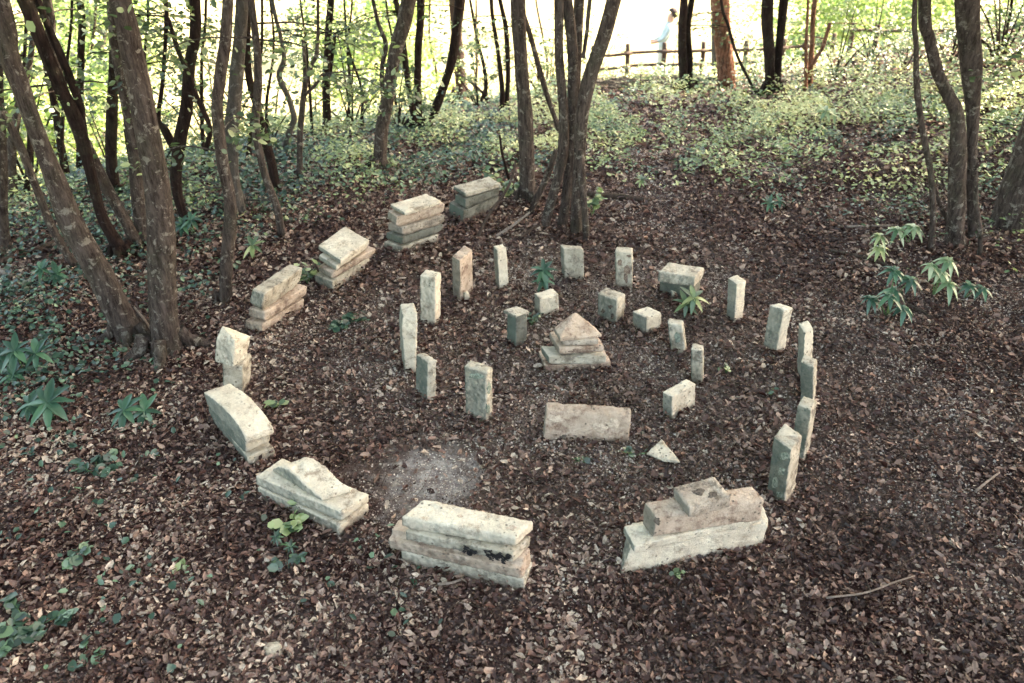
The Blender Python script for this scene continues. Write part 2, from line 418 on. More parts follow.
def scatter_cover():
    A = {'herb': ([], [], []), 'ivy': ([], [], [])}
    for (y0, y1, n, sz) in ((1.6, 4, 30000, .036), (4, 7, 95000, .036), (7, 11, 125000, .044), (11, 19, 130000, .058)):
        hw = (y1+1.6)*.66*1.25+.6
        for _ in range(n):
            x = R.uniform(-hw, hw); y = R.uniform(y0, y1)
            if not in_view(x, y): continue
            h, iv = cover_density(x, y)
            q = R.random()
            if q < h*.85:
                k = 'herb'; hh = R.random()**1.3*max(.03, .12+.4*n2(x, y, 1.5, 8)+.05*(y > 9)); s = sz*R.uniform(.6, 1.5)
                t = .52+1.0*n2(x, y, 1.0, 12)+R.uniform(-.3, .3)+(.10 if 8 < y < 13 else -.10)
            elif R.random() < iv*.7:
                k = 'ivy'; hh = R.random()*.05; s = sz*R.uniform(.6, 1.4); t = R.random()
            else: continue
            z = terr(x, y)
            if z < -3.2 or (y > 17.9 and R.random() < .6): continue
            A[k][0].append((x, y, z+.02+hh)); A[k][1].append(s); A[k][2].append(min(1, max(0, t)))
    for k, m, lab, c in (('herb', M_herb, 'low yellow green herbs and seedlings covering the slope', 'herbs'), ('ivy', M_ivy, 'dark blue green ivy creeping over the leaf litter', 'ivy')):
        P, S, T = A[k]
        me = leaves(k, P, S, m, .45, .75 if k == 'ivy' else .5, .2, np.array(T))
        o = link('ivy_cover' if k == 'ivy' else 'herb_cover', me); tag(o, lab, c, kind='stuff')
scatter_cover()
# pale grassy tufts where sunlight reaches the edge of the wood
# ------------------------------------------------------------------ stones
STN = {}
def finish_stone(name, pieces, mat, label, cat, group=None, voxel=.0075, rough=1.0, bury=True, seed=None):
    """pieces: list of point lists (convex hulls), voxel-fused, worn"""
    bm = bmesh.new()
    for pts in pieces:
        vs = [bm.verts.new(p) for p in pts]
        r = bmesh.ops.convex_hull(bm, input=vs)
        junk = [g for g in r['geom_interior'] if isinstance(g, bmesh.types.BMVert)]
        if junk: bmesh.ops.delete(bm, geom=junk, context='VERTS')
    allp = [Vector(p) for pts in pieces for p in pts]
    c = Vector((sum(p.x for p in allp)/len(allp), sum(p.y for p in allp)/len(allp), min(p.z for p in allp)))
    bmesh.ops.translate(bm, verts=bm.verts, vec=-c)
    bmesh.ops.recalc_face_normals(bm, faces=bm.faces)
    me = bpy.data.meshes.new(name+'_raw'); bm.to_mesh(me); bm.free()
    o = bpy.data.objects.new('tmp', me); COL.objects.link(o)
    m = o.modifiers.new('r', 'REMESH'); m.mode = 'VOXEL'; m.voxel_size = voxel
    s = o.modifiers.new('s', 'SMOOTH'); s.factor = .5; s.iterations = 1
    dg = bpy.context.evaluated_depsgraph_get(); me2 = bpy.data.meshes.new_from_object(o.evaluated_get(dg))
    bpy.data.objects.remove(o); bpy.data.meshes.remove(me)
    sd = Vector((R.uniform(0, 50), R.uniform(0, 50), R.uniform(0, 50)))
    n = len(me2.vertices)
    co = np.zeros(n*3, np.float32); no = np.zeros(n*3, np.float32)
    me2.vertices.foreach_get('co', co); me2.vertices.foreach_get('normal', no)
    co = co.reshape(-1, 3); no = no.reshape(-1, 3)
    for i in range(n):
        v = Vector(co[i])+sd
        d = .007*noise.noise(v*8)+.006*noise.noise(v*24)+.0055*noise.noise(v*55)
        ch = noise.noise(v*14+Vector((9, 9, 9)))
        if ch > .32: d -= .02*(ch-.32)
        co[i] += no[i]*d*rough*.44
    if c.z < .01:
        ids = [i for i in range(n) if .0 < co[i][2]+c.z < .045 and abs(no[i][2]) < .6]
        for _ in range(min(70, len(ids)//5)):
            i = R.choice(ids); q = R.uniform(.002, .03)
            BANK.append((c.x+co[i][0]+no[i][0]*q, c.y+co[i][1]+no[i][1]*q, max(.012, R.uniform(.01, .05)-q*.9)))
    me2.vertices.foreach_set('co', co.ravel()); me2.polygons.foreach_set('use_smooth', np.ones(len(me2.polygons), dtype=bool))
    me2.name = name; me2.materials.clear(); me2.materials.append(mat); me2.update()
    ob = link(name, me2); ob.location = c; STN[label] = ob
    return tag(ob, label, cat, group)
def V3(p): return Vector(p)
def corners(L, M, Rr, T, z0=0.0, k=.0):
    l, m, r = on_z(*L, z0), on_z(*M, z0), on_z(*Rr, z0)
    t = on_y(T[0], T[1], m.y); v = t-m
    b = l+r-m
    return l, m, r, b, v
def hexa(l, m, r, b, v, down=0.0):
    dn = Vector((0, 0, -down))
    return [l+dn, m+dn, r+dn, b+dn, l+v, m+v, r+v, b+v]
def slab(l, m, r, b, v, down=0.0, inset=.10, jit=.008):
    dn = Vector((0, 0, -down)); cc = (l+m+r+b)/4; pts = []
    for p in (l, m, r, b):
        j = Vector((R.uniform(-jit, jit), R.uniform(-jit, jit), 0)); q = p+j
        e = (cc-q)
        k_ = min(.2, .03/max(.02, e.length)) if down <= 0 else 0
        pts += [q+e*k_*1.5+dn, q+v*.34, q+v*.95, q+e*k_*.12+v]
    return pts
GS = 'stones standing upright in the rings'; GT = 'stones stacked in the outer ring'; GC = 'stones of the central pile'; GB = 'low blocks of the inner ring'
def LMR(label, L, M, Rr, T, mat, z0=0, bev=False, name='standing_stone', group=GS, down=.03, cat='stone', **k):
    l, m, r, b, v = corners(L, M, Rr, T, z0)
    finish_stone(name, [slab(l, m, r, b, v, down) if bev else hexa(l, m, r, b, v, down)], mat, label, cat, group, **k); return m.z+v.z
def FR(label, L, Rr, T, depth, mat, z0=0, name='standing_stone', group=GS, down=.03, cat='stone', taper=1.0, back=0.0, **k):
    l, r = on_z(*L, z0), on_z(*Rr, z0)
    t = on_y(T[0], T[1], l.y+back); v = t-l
    d = Vector((-(r-l).y, (r-l).x, 0)).normalized()*depth
    m = (l+r)/2
    dn = Vector((0, 0, -down))
    pts = [p+dn for p in (l, r, l+d, r+d)]+[m+(p-m)*taper+v for p in (l, r, l+d, r+d)]
    finish_stone(name, [pts], mat, label, cat, group, **k); return v.z+z0

# upright slabs, clockwise from the left
FR('tall narrow pale stone standing just behind the stone with a bowed top', (420, 324), (435, 327), (420, 275), .09, M_cream)
LMR('pale slab with dark left edge, a wedge chip leaning at its foot', (453, 298), (461, 303), (473, 291), (460, 261), M_warm)
LMR('slim pale stone standing at the back left, beside a tiny chip', (495.5, 286), (499.7, 291), (509, 288.5), (497.3, 250.5), M_cream)
LMR('broad flat-faced stone standing nearest the foot of the many-stemmed tree', (561.5, 276), (564.5, 280), (585, 281.5), (563, 248), M_stain)
FR('upright stone whose pale face carries dark brown blotches', (616, 288.5), (632.7, 290), (615, 251.5), .09, M_stain)
LMR('narrow upright stone with grey left side, standing right of the greenish block', (726, 318), (734.5, 324.5), (743.5, 321), (737, 284), M_cream)
LMR('wide slab leaning right at the right back of the outer ring', (762, 349), (776, 354.5), (785, 352), (784, 310), M_cream)
LMR('thin slab seen edge-on, farthest back of the row of four at right', (797.5, 374), (803, 385), (812, 381), (804.5, 333.5), M_cream)
LMR('upright stone with worn pale top, second back in the right-hand row', (801, 405), (814, 411), (817, 402), (814, 367), M_stain)
LMR('grey flat slab tilted right, between the foremost stone and the worn one', (790, 458), (803.5, 464), (809, 454), (812, 410), M_stain)
LMR('thick leaning post-like stone with mossy front, foremost of the right-hand row', (767.5, 494), (784.5, 507), (795, 492), (791.6, 449.5), M_stain)
# slab with bowed top at left (two pieces fused into one outline)
l, r = on_z(404.5, 374), on_z(415.5, 374); d = Vector((-.03, .12, 0))
tL, tR = on_y(401.5, 330, l.y), on_y(417.5, 328, l.y); uL, uR = on_y(402.5, 314, l.y+.02), on_y(417, 312, l.y+.02)
finish_stone('standing_stone', [[l-Vector((0, 0, .03)), r-Vector((0, 0, .03)), l+d-Vector((0, 0, .03)), r+d-Vector((0, 0, .03)), tL, tR, tL+d, tR+d, uL, uR, uL+d, uR+d]], M_cream,
             'cream stone with bowed top narrowing to its foot, at the left', 'stone', GS)
FR('thin sliver of pale stone propped behind the bow-topped stone', (398.5, 354), (402.5, 355), (400, 328), .07, M_cream, name='stone_sliver', group=None)
LMR('blue-grey slab with pointed top, front left of the inner ring', (415, 394), (426.7, 402.4), (435.5, 400), (428, 362), M_stain)
LMR('rectangular stained slab with mossy top, standing left of the lying plank', (465, 416), (486.6, 424), (492.5, 417.5), (486.6, 373), M_stain)
LMR('dark squat pillar with pale cap, left of the central pile', (506.5, 342), (516, 348.5), (527.5, 345), (516, 318), M_mossy, name='stone_block', group=GB)
LMR('thin pale cap stone lying on the dark squat pillar', (503, 313), (516, 318.5), (529.5, 314), (516, 315.5), M_stain, z0=.0+(.225), name='cap_stone', group=None, down=0)
LMR('small bright block with rounded corners behind the central pile', (534.5, 312), (540, 318), (559, 313), (539.5, 298.5), M_cream, name='stone_block', group=GB)
LMR('grey-faced cube with dark spots, just right behind the central pile', (597, 318.5), (616.5, 325.5), (624.5, 319), (617.5, 300), M_stain, name='stone_block', group=GB)
LMR('cube with bluish left side and cream right side, right of the pile', (632.4, 328.5), (646.5, 335.5), (661, 330), (647, 318), M_cream, name='stone_block', group=GB)
FR('mottled short slab tilting left, in front of the small leafy plant', (672, 354), (687, 356.5), (667, 323), .07, M_stain, back=.05)
FR('smallest narrow upright stone, between the tilting slab and the bright wedge block', (691.5, 383), (703, 385), (691, 349), .07, M_stain)
LMR('bright cream block with grey left end, right of the lying plank', (662.5, 416), (672.8, 421), (696, 407.5), (672.4, 396.6), M_cream, name='stone_block', group=GB)
# lying plank leaning back
l, r = on_z(543, 442), on_z(628, 445); tl, tr = on_y(546, 411, l.y+.06), on_y(632, 417, r.y+.06)
dv = Vector((0, .05, .03)); dn = Vector((0, 0, -.02))
finish_stone('stone_plank', [[l+dn, r+dn, tl, tr, l+dv+Vector((0, .04, -.05)), r+dv+Vector((0, .04, -.05)), tl+dv, tr+dv]], M_warm, 'long flat pinkish stone set on edge in front of the pile', 'stone')
# greenish double block with small chip
z = LMR('dark greenish lower half of the split block behind the small leafy plant', (660, 295), (693, 302), (700.5, 293), (693, 285.5), M_mossy, name='split_block', group=None)
LMR('grey upper half of the split block, pale at its right end', (657.5, 281.5), (694, 287), (703, 277), (695.5, 277), M_stain, z0=z, name='split_block', group=None, down=0)
FR('small pale brick-shaped chip leaning against the dark split block', (672, 299), (686.5, 298), (672, 292), .05, M_cream, name='stone_chip', group=None, voxel=.006)

def stack(rows):
    z = 0.0
    for i, (label, L, M, Rr, T, mat) in enumerate(rows):
        z = LMR(label, L, M, Rr, T, mat, z0=z, name='stacked_stone', group=GT, bev=True, down=.03 if i == 0 else -.003)-.001
    return z
# farthest stack
stack([('mossy rough base block of the farthest stack', (449, 214), (462, 222.5), (498, 207), (463, 211), M_mossy),
       ('grey middle stone of the farthest stack', (455, 205), (465, 210.5), (499, 198), (466, 199.5), M_mossy),
       ('flat pale lid stone on the farthest stack', (454.5, 191), (466, 199), (500.6, 189), (466, 193.5), M_stain)])
stack([('greenish bottom slab of the tall five-stone stack', (384, 248), (402, 253.5), (438, 241), (402, 247), M_stain),
       ('mossy fourth stone down in the tall five-stone stack', (385, 241.5), (401, 247), (442, 233), (402, 237.5), M_mossy),
       ('brown rough middle stone of the tall five-stone stack', (388, 232), (402, 238), (444, 224.5), (402, 228), M_brown),
       ('peach trapezoid stone second from top of the tall five-stone stack', (387, 222), (396, 228.5), (443, 215), (398, 217), M_warm),
       ('smooth cream top slab of the tall five-stone stack', (391, 209), (404, 217.5), (440, 206), (404.5, 212), M_cream)])
stack([('ragged bottom stone of the four-stone stack at left back', (315, 284), (332, 291.5), (370, 266), (332, 281), M_stain),
       ('wide ledge stone second from the bottom, left back stack', (317, 273), (331, 281), (374, 256), (332, 273), M_warm),
       ('thick third stone up in the left back stack', (319, 262), (335, 272.5), (367, 250), (336, 265.5), M_cream),
       ('bright smooth slab topping the left back stack', (317.5, 251), (340, 266), (368.5, 246), (340, 259.5), M_cream)])
stack([('bottom stone of the slanting stack at the left', (244, 330), (262, 334), (303, 308), (263, 324), M_warm),
       ('uneven middle stone of the slanting stack at the left', (248, 320), (263, 325), (307, 298), (264, 313), M_warm),
       ('long sharp-edged top stone of the slanting stack at the left', (249, 309), (261, 314), (299, 287), (265, 294), M_stain)])
# two-piece stack at far left: lower block, upper broken block
z = FR('lower speckled block supporting the broken pointed stone', (222, 394), (242, 395), (222.5, 365), .14, M_stain, name='stacked_stone', group=GT)
l, m, r, b, v = corners((214, 362), (233, 367), (247, 358), (235, 340), z)
pk = on_y(222, 325, (l.y+b.y)/2); pk2 = on_y(241, 334, b.y); pk3 = on_y(251, 336, r.y+.03)
finish_stone('stacked_stone', [[l, m, r, b, l+v*.8, m+v, pk, pk2, pk3]], M_cream, 'pale broken stone with pointed top at the far left', 'stone', GT)
# curved stack
z1 = LMR('yellowish lowest stone under the curved stack', (213, 424), (248.7, 466.5), (275.5, 456.5), (247, 457), M_stain, name='stacked_stone', group=GT)
z2 = LMR('greenish-sided middle slab under the stone with curved back', (208.6, 417), (246, 457.5), (270, 446), (246, 443), M_stain, z0=z1, name='stacked_stone', group=GT, down=0, bev=True)
l, m, r = on_z(206.6, 405, z2), on_z(247, 444, z2), on_z(275, 434, z2); up = Vector((0, 0, 1))
e = r-m; pts = []
for (t, h) in ((.02, .0), (0, .015), (0, .05), (.12, .088), (.28, .112), (.5, .122), (.75, .112), (1, .09), (1, 0.015), (.98, 0)):
    p = m+(l-m)*t+up*h; pts += [p, p+e]
finish_stone('stacked_stone', [pts], M_cream, 'humped stone with bowed back and dark left side, before the speckled block', 'stone', GT)
# wedge stack
z1 = LMR('lower slab beneath the wavy-topped stone, front left', (257, 496), (338.5, 535.5), (368, 513), (339.5, 526), M_cream, name='stacked_stone', group=GT)
z2 = LMR('upper slab beneath the wavy-topped stone, front left', (255.5, 487), (341, 526), (368, 506), (341.5, 513.5), M_cream, z0=z1, name='stacked_stone', group=GT, down=-.003, bev=True)
l, rr, bk = on_z(272, 471, z2), on_z(322, 502, z2), on_z(299, 462, z2); e = (bk-l)*1.05
prof = [(0, .012), (.15, .06), (.35, .085), (.55, .075), (.72, .045), (.88, .028), (1.0, .026)]
pcs = []
for (a, ha), (b_, hb) in zip(prof[:-1], prof[1:]):
    q = []
    for t, h in ((a, ha), (min(1, b_+.01), hb)):
        p = l+(rr-l)*t; q += [p, p+e, p+up*h, p+e+up*h*1.05]
    pcs.append(q)
finish_stone('stacked_stone', pcs, M_cream, 'wavy wedge-shaped stone lying on the two front left slabs', 'stone', GT)
# front stack with mouldings
l, m, r, b, v = corners((401, 563), (524, 592), (532, 573), (525, 580))
finish_stone('stacked_stone', [hexa(l, m, r, b, v, .03)], M_stain, 'grey bottom slab of the front moulded stack', 'stone', GT); z1 = v.z
l, m, r, b, v = corners((390, 549), (522, 580), (532, 562), (520, 566), z1)
f = (b-r)*0+(r-m)*.28
finish_stone('stacked_stone', [hexa(l, m, r, b, v*.72, -.002), [l+f+v*.7, m+f+v*.7, r+v*.7, b+v*.7, l+f*1.2+v*1.02, m+f*1.2+v*1.02, r+v*1.02, b+v*1.02]], M_warm,
             'broad brown-faced moulded slab second from the ground in the front stack', 'stone', GT); z2 = v.z*1.02+z1
l, m, r, b, v = corners((406, 540), (513, 563), (531, 545), (512.5, 554), z2)
ledge = finish_stone('stacked_stone', [hexa(l, m, r, b, v, -.002)], M_stain, 'recessed stone with black stains below the top slab, front stack', 'stone', GT); z3 = z2+v.z
# black paint-like stains on that recessed face
mb, ntb, outb = newmat('black_stain'); 
tcb = N(ntb, 'ShaderNodeTexCoord')
princ(ntb, outb, mix(ntb, nz(ntb, tcb.outputs['Object'], 60, 3), (.012, .011, .012), (.03, .027, .026)), .8)
tb = TB(); fn = Vector(((m-l).y, -(m-l).x, 0)).normalized(); ax = (m-l).normalized()
def blot(t, h, rr_):
    n0 = len(tb.V); c = l+(m-l)*t+up*h+fn*.0085; kk = 11
    tb.V.append(tuple(c)); 
    for i in range(kk):
        a = 2*math.pi*i/kk; q = rr_*R.uniform(.55, 1.25)
        tb.V.append(tuple(c+ax*math.cos(a)*q*1.1+up*math.sin(a)*q))
    for i in range(0, kk-1, 2): tb.F.append((n0, n0+1+i, n0+1+(i+1) % kk, n0+1+(i+2) % kk))
for (ta, tb_, nb) in ((.55, .66, 8), (.75, .98, 17)):
    tb = TB()
    for i in range(nb): blot(ta+(tb_-ta)*(i+R.random())/nb, v.z*R.uniform(.12, .92), R.uniform(.008, .017))
    st = tb.build('stain', mb, None, ledge.location); st.parent = ledge
l, m, r, b, v = corners((404, 530), (514.5, 551), (532, 532), (514.5, 538.5), z3)
far = (b-r)
finish_stone('stacked_stone', [slab(l, m, r, b, v, -.003)], M_cream, 'bright flat top slab of the front moulded stack', 'stone', GT)
# front right stack
l, m, r, b, v = corners((622, 547), (617, 578), (763, 545), (627, 555))
sl = (r-m)*0
b = l+(r-m)*.97+(m-l)*.35
base_low = hexa(l+(r-m)*.0, m, r, b, Vector((0, 0, v.z))+(r-m)*.0, .03)
base_low[4] += (r-m)*.05; base_low[5] += (r-m)*.06+(l-m)*.12
finish_stone('stacked_stone', [base_low], M_cream, 'long cream base slab with sloping ends, front right stack', 'stone', GT); z1 = v.z
l, m, r, b, v = corners((622, 536), (633, 554), (761, 524), (635, 545), z1); b = l+(r-m)*.97+(m-l)*.35
finish_stone('stacked_stone', [slab(l, m, r, b, v, -.003)], M_cream, 'thin cracked cream slab on the front right base', 'stone', GT); z2 = z1+v.z
l, m, r, b, v = corners((641, 523), (653, 539), (760, 522), (652, 516), z2)
ax_, dp = (r-m), (l-m)
ring = []
for a in range(12):
    an = 2*math.pi*a/12
    cs, sn = math.cos(an), math.sin(an)
    cs = math.copysign(abs(cs)**.28, cs); sn = math.copysign(abs(sn)**.34, sn)
    ring.append((.5+.5*cs, .5+.5*sn))
pts = [m+dp*.0+dp*q[0]+up*(v.z*q[1])+ax_*t for q in ring for t in (0.0, .3, 1.0)]
finish_stone('stacked_stone', [pts], M_warm, 'long blocky brown stone lying along the front right base', 'stone', GT); z3 = z2+v.z*.93
l, m, r, b, v = corners((673, 498), (689, 519), (731, 507), (689, 508), z3-.004)
finish_stone('stacked_stone', [hexa(l, m, r, b, v, 0)], M_brown, 'flat grey-brown lozenge stone topping the long brown stone', 'stone', GT)
# central pile
z = 0
def pl(label, L, M, Rr, T, mat, extra=None):
    global z
    l, m, r, b, v = corners(L, M, Rr, T, z)
    pcs = [slab(l, m, r, b, v, .03 if z == 0 else -.003, jit=.006)]
    if extra: pcs[0] += extra(l, m, r, b, v)
    finish_stone('pile_stone', pcs, mat, label, 'stone', GC); z += v.z-.001
pl('wide thin bottom slab of the central pile', (538.5, 358), (545, 373.5), (611, 368), (544.5, 366), M_warm)
pl('second stone up in the central pile, spotted', (541, 356), (549, 367), (607, 366), (549, 357), M_stain)
pl('third stone up in the central pile, with bluish left end', (549, 341), (560, 357.5), (605, 354), (560, 348), M_warm)
pl('narrow pinkish fourth stone just below the peaked one', (557, 337), (561, 348), (599, 347), (561, 341), M_brown)
pkp = on_y(575, 311, on_z(575, 330, z).y+.05)
l, m, r, b, v = corners((554, 332), (560, 342), (602, 337), (560, 337.5), z)
finish_stone('pile_stone', [hexa(l, m, r, b, v, 0)[:6]+[r+v*.4, (l+b)/2+up*.05, pkp]], M_warm, 'peaked roof-like stone crowning the central pile', 'stone', GC)
# chips
def chip(label, px, py, w, h, mat, group=None, name='stone_chip'):
    c = on_z(px, py); pts = []
    for a in range(9):
        an = a/9*6.283; q = R.uniform(.75, 1.15)
        p = c+Vector((math.cos(an)*w*.5*q, math.sin(an)*w*.4*q+w*.2, 0)); pts += [p-up*.01, p*.0+c+(p-c)*.75+up*h*R.uniform(.6, 1)]
    finish_stone(name, [pts], mat, label, 'stone chip', group, voxel=.005, rough=.6)
chip('wedge chip leaning at the foot of the dark-edged slab', 467, 302, .07, .085, M_cream)
chip('tiny chip beside the slim stone at the back left', 510, 291, .05, .03, M_cream)
chip('knobbly chip left of the bow-topped stone', 397, 357, .07, .045, M_cream)
chip('small rounded chip by the slim capped pillar', 529, 318, .05, .04, M_stain)
chip('pebble half buried above the lying plank', 578, 401, .055, .03, M_mossy)
chip('small pale chip right of the green sprig, below the plank', 643, 437, .05, .045, M_stain)
chip('pale lump among leaves right of the white shard', 683, 436, .07, .03, M_stain)
chip('small square chip at the tip of the front right stack', 673, 481, .035, .035, M_cream)
chip('small chip left of the square one near the front right stack', 662, 478, .05, .025, M_cream)
chip('pale chip left of the rectangular stained slab', 446, 438, .07, .02, M_cream)
chip('grey pebble between the inner and right-hand rows', 738, 402, .06, .035, M_mossy)
chip('white pebble near the bottom edge of the picture', 798, 655, .045, .03, M_cream)
chip('pale elongated lump at the lower left foreground', 272, 655, .11, .03, M_cream)
chip('creamy pebble in the foreground between the two front stacks', 615, 597, .045, .025, M_cream)
a = on_z(646, 455, .03); b = on_z(681, 464, .03); c = on_z(662, 445, .03)
finish_stone('stone_shard', [[a, b, c+up*.03, a+up*.012, b+up*.012, c+Vector((0, .03, .02)), (a+b)/2+Vector((0, -.02, 0))]], M_cream, 'flat white triangular shard lying below the lying plank', 'stone chip', voxel=.005, rough=.5)

from mathutils.bvhtree import BVHTree
def patch(key, spots, mat, name='stain', lift=.0025):
    """irregular thin patches lying on a stone's surface; spots = (px, py, radius in px across, down)"""
    ob = next(o for k_, o in STN.items() if k_.startswith(key)); me = ob.data
    bv = BVHTree.FromPolygons([v.co[:] for v in me.vertices], [p.vertices[:] for p in me.polygons])
    org = Vector((0, 0, H))-ob.location
    for (cx, cy, rx, ry) in spots:
        V = []; Fq = []; sd = R.uniform(0, 90); nr, na = 4, 16
        for i in range(nr+1):
            for j in range(na):
                a = 2*math.pi*j/na; q = i/nr*(1+.75*noise.noise(Vector((math.cos(a)*1.6, math.sin(a)*1.6, sd))))
                hit, nn, _, _ = bv.ray_cast(org, ray(cx+rx*q*math.cos(a), cy+ry*q*math.sin(a)).normalized())
                V.append(None if hit is None else tuple(hit+nn*lift*(1 if i < nr else -.3)))
        for i in range(nr):
            for j in range(na):
                f_ = (i*na+j, i*na+(j+1) % na, (i+1)*na+(j+1) % na, (i+1)*na+j)
                if all(V[k_] is not None for k_ in f_): Fq.append(f_)
        if len(Fq) < 8: continue
        used = sorted({k_ for f_ in Fq for k_ in f_}); mp = {k_: n_ for n_, k_ in enumerate(used)}
        link(name, mesh_np(name, [V[k_] for k_ in used], [[mp[k_] for k_ in f_] for f_ in Fq], mat, None, True), ob)
def tint(name, a, b):
    m, nt, out = newmat(name); tc = N(nt, 'ShaderNodeTexCoord')
    princ(nt, out, mix(nt, ramp(nt, nz(nt, tc.outputs['Object'], 70, 6, .8), [(.38, (0, 0, 0)), (.62, (1, 1, 1))]), a, b), .95); return m
S_brown = tint('brown_stain', (.07, .04, .03), (.30, .23, .17)); S_soft = tint('faint_stain', (.30, .23, .17), (.60, .49, .37)); S_green = tint('green_algae', (.05, .075, .06), (.30, .32, .25)); S_dark = tint('dark_stain', (.02, .016, .014), (.16, .13, .10))
patch('upright stone whose pale face', [(620, 262, 2.2, 3.4), (627, 269, 3, 5), (625.5, 277, 2.4, 5), (629, 256, 2.5, 1.6)], S_brown)
patch('grey-faced cube with dark spots', [(603, 311, 2.2, 2.6), (610, 307, 2.6, 2.2), (612, 316, 2, 3)], S_dark)
patch('thick leaning post-like stone', [(784, 457, 5, 4), (781, 472, 4, 5), (775, 483, 3.5, 6), (779, 495, 4, 4)], S_green)
patch('long flat pinkish stone', [(563, 437, 3.5, 2.6)], S_dark)
patch('long flat pinkish stone', [(556, 419, 7, 5), (600, 428, 9, 5), (614, 424, 6, 5)], S_soft)
patch('rectangular stained slab', [(476, 376, 8, 3), (489, 388, 2, 6), (488, 408, 2, 6)], S_green)
patch('long blocky brown stone', [(657, 521, 4, 4)], S_dark)
patch('flat grey-brown lozenge', [(699, 492, 7, 4), (712, 495, 5, 3)], S_dark)
patch('mottled short slab', [(677, 338, 3, 7)], S_green)
patch('bright flat top slab', [(460, 516, 3, 1.5), (512, 528, 6, 3)], S_soft)
patch('third stone up in the central pile', [(580, 351, 12, 2.5)], S_brown)
patch('brown rough middle', [(424, 231, 12, 2.5)], S_dark)
scatter_crumbs(); scatter_litter()
# ------------------------------------------------------------------ trees
def crown_mesh(name, rad, zc, hh, n, clumps, size, mat, simple=True, sp_=.34):
    P = []; T = []
    C = []
    while len(C) < clumps:
        p = np.array([R.uniform(-1, 1), R.uniform(-1, 1), R.uniform(-1, 1)])
        q = np.linalg.norm(p)
        if q < 1 and q > .25: C.append(p*np.array([rad, rad, hh])+np.array([0, 0, zc]))
    for i in range(n):
        ci = R.randrange(clumps); c = C[ci]
        P.append(c+np.array([R.gauss(0, sp_), R.gauss(0, sp_), R.gauss(0, sp_*.5)])*rad/2.2)
        T.append(min(1, max(0, R.random()*.35+(ci*7 % 10)/14)))
    return leaves(name, P, NR.uniform(size*.7, size*1.3, n), mat, .8, .7, .15, np.array(T), simple), C
CROWNS = [crown_mesh('crown', 2.2, 0, 2.0, 3800, 46, .15, M_crown)[0] for _ in range(4)]
def trunk_pts(px, yb, dy=0.0, base=None):
    """px rows (x,y,w) bottom first -> rows x,y,z,r on the plane through the base, drifting dy per metre of height"""
    rows = []
    for i, (x, y, w) in enumerate(px):
        Y = yb
        for _ in range(3):
            p = on_y(x, y, Y); Y = yb+dy*max(0, p.z-(base.z if base else 0))
        p = on_y(x, y, Y)
        dist = (p-Vector((0, 0, H))).dot(Vector((0, CT, -ST)))
        rows.append([p.x, p.y, p.z, w*dist/F/2])
    return rows
def grow_up(rows, top, seed=0):
    """continue a stem above the frame"""
    r = random.Random(seed)
    a, b = rows[-2], rows[-1]
    dx, dy, dz = b[0]-a[0], b[1]-a[1], max(.1, b[2]-a[2])
    sx, sy = dx/dz, dy/dz
    out = list(rows); x, y, z, w = b
    for i in range(4):
        hz = max(.5, (top-b[2])/4)
        sx = sx*.72+r.uniform(-.12, .12); sy = sy*.72+r.uniform(-.12, .12)
        x += sx*hz; y += sy*hz; z += hz; w = max(.01, w*.78)
        out.append([x, y, z, w])
    return out
TI = [0]
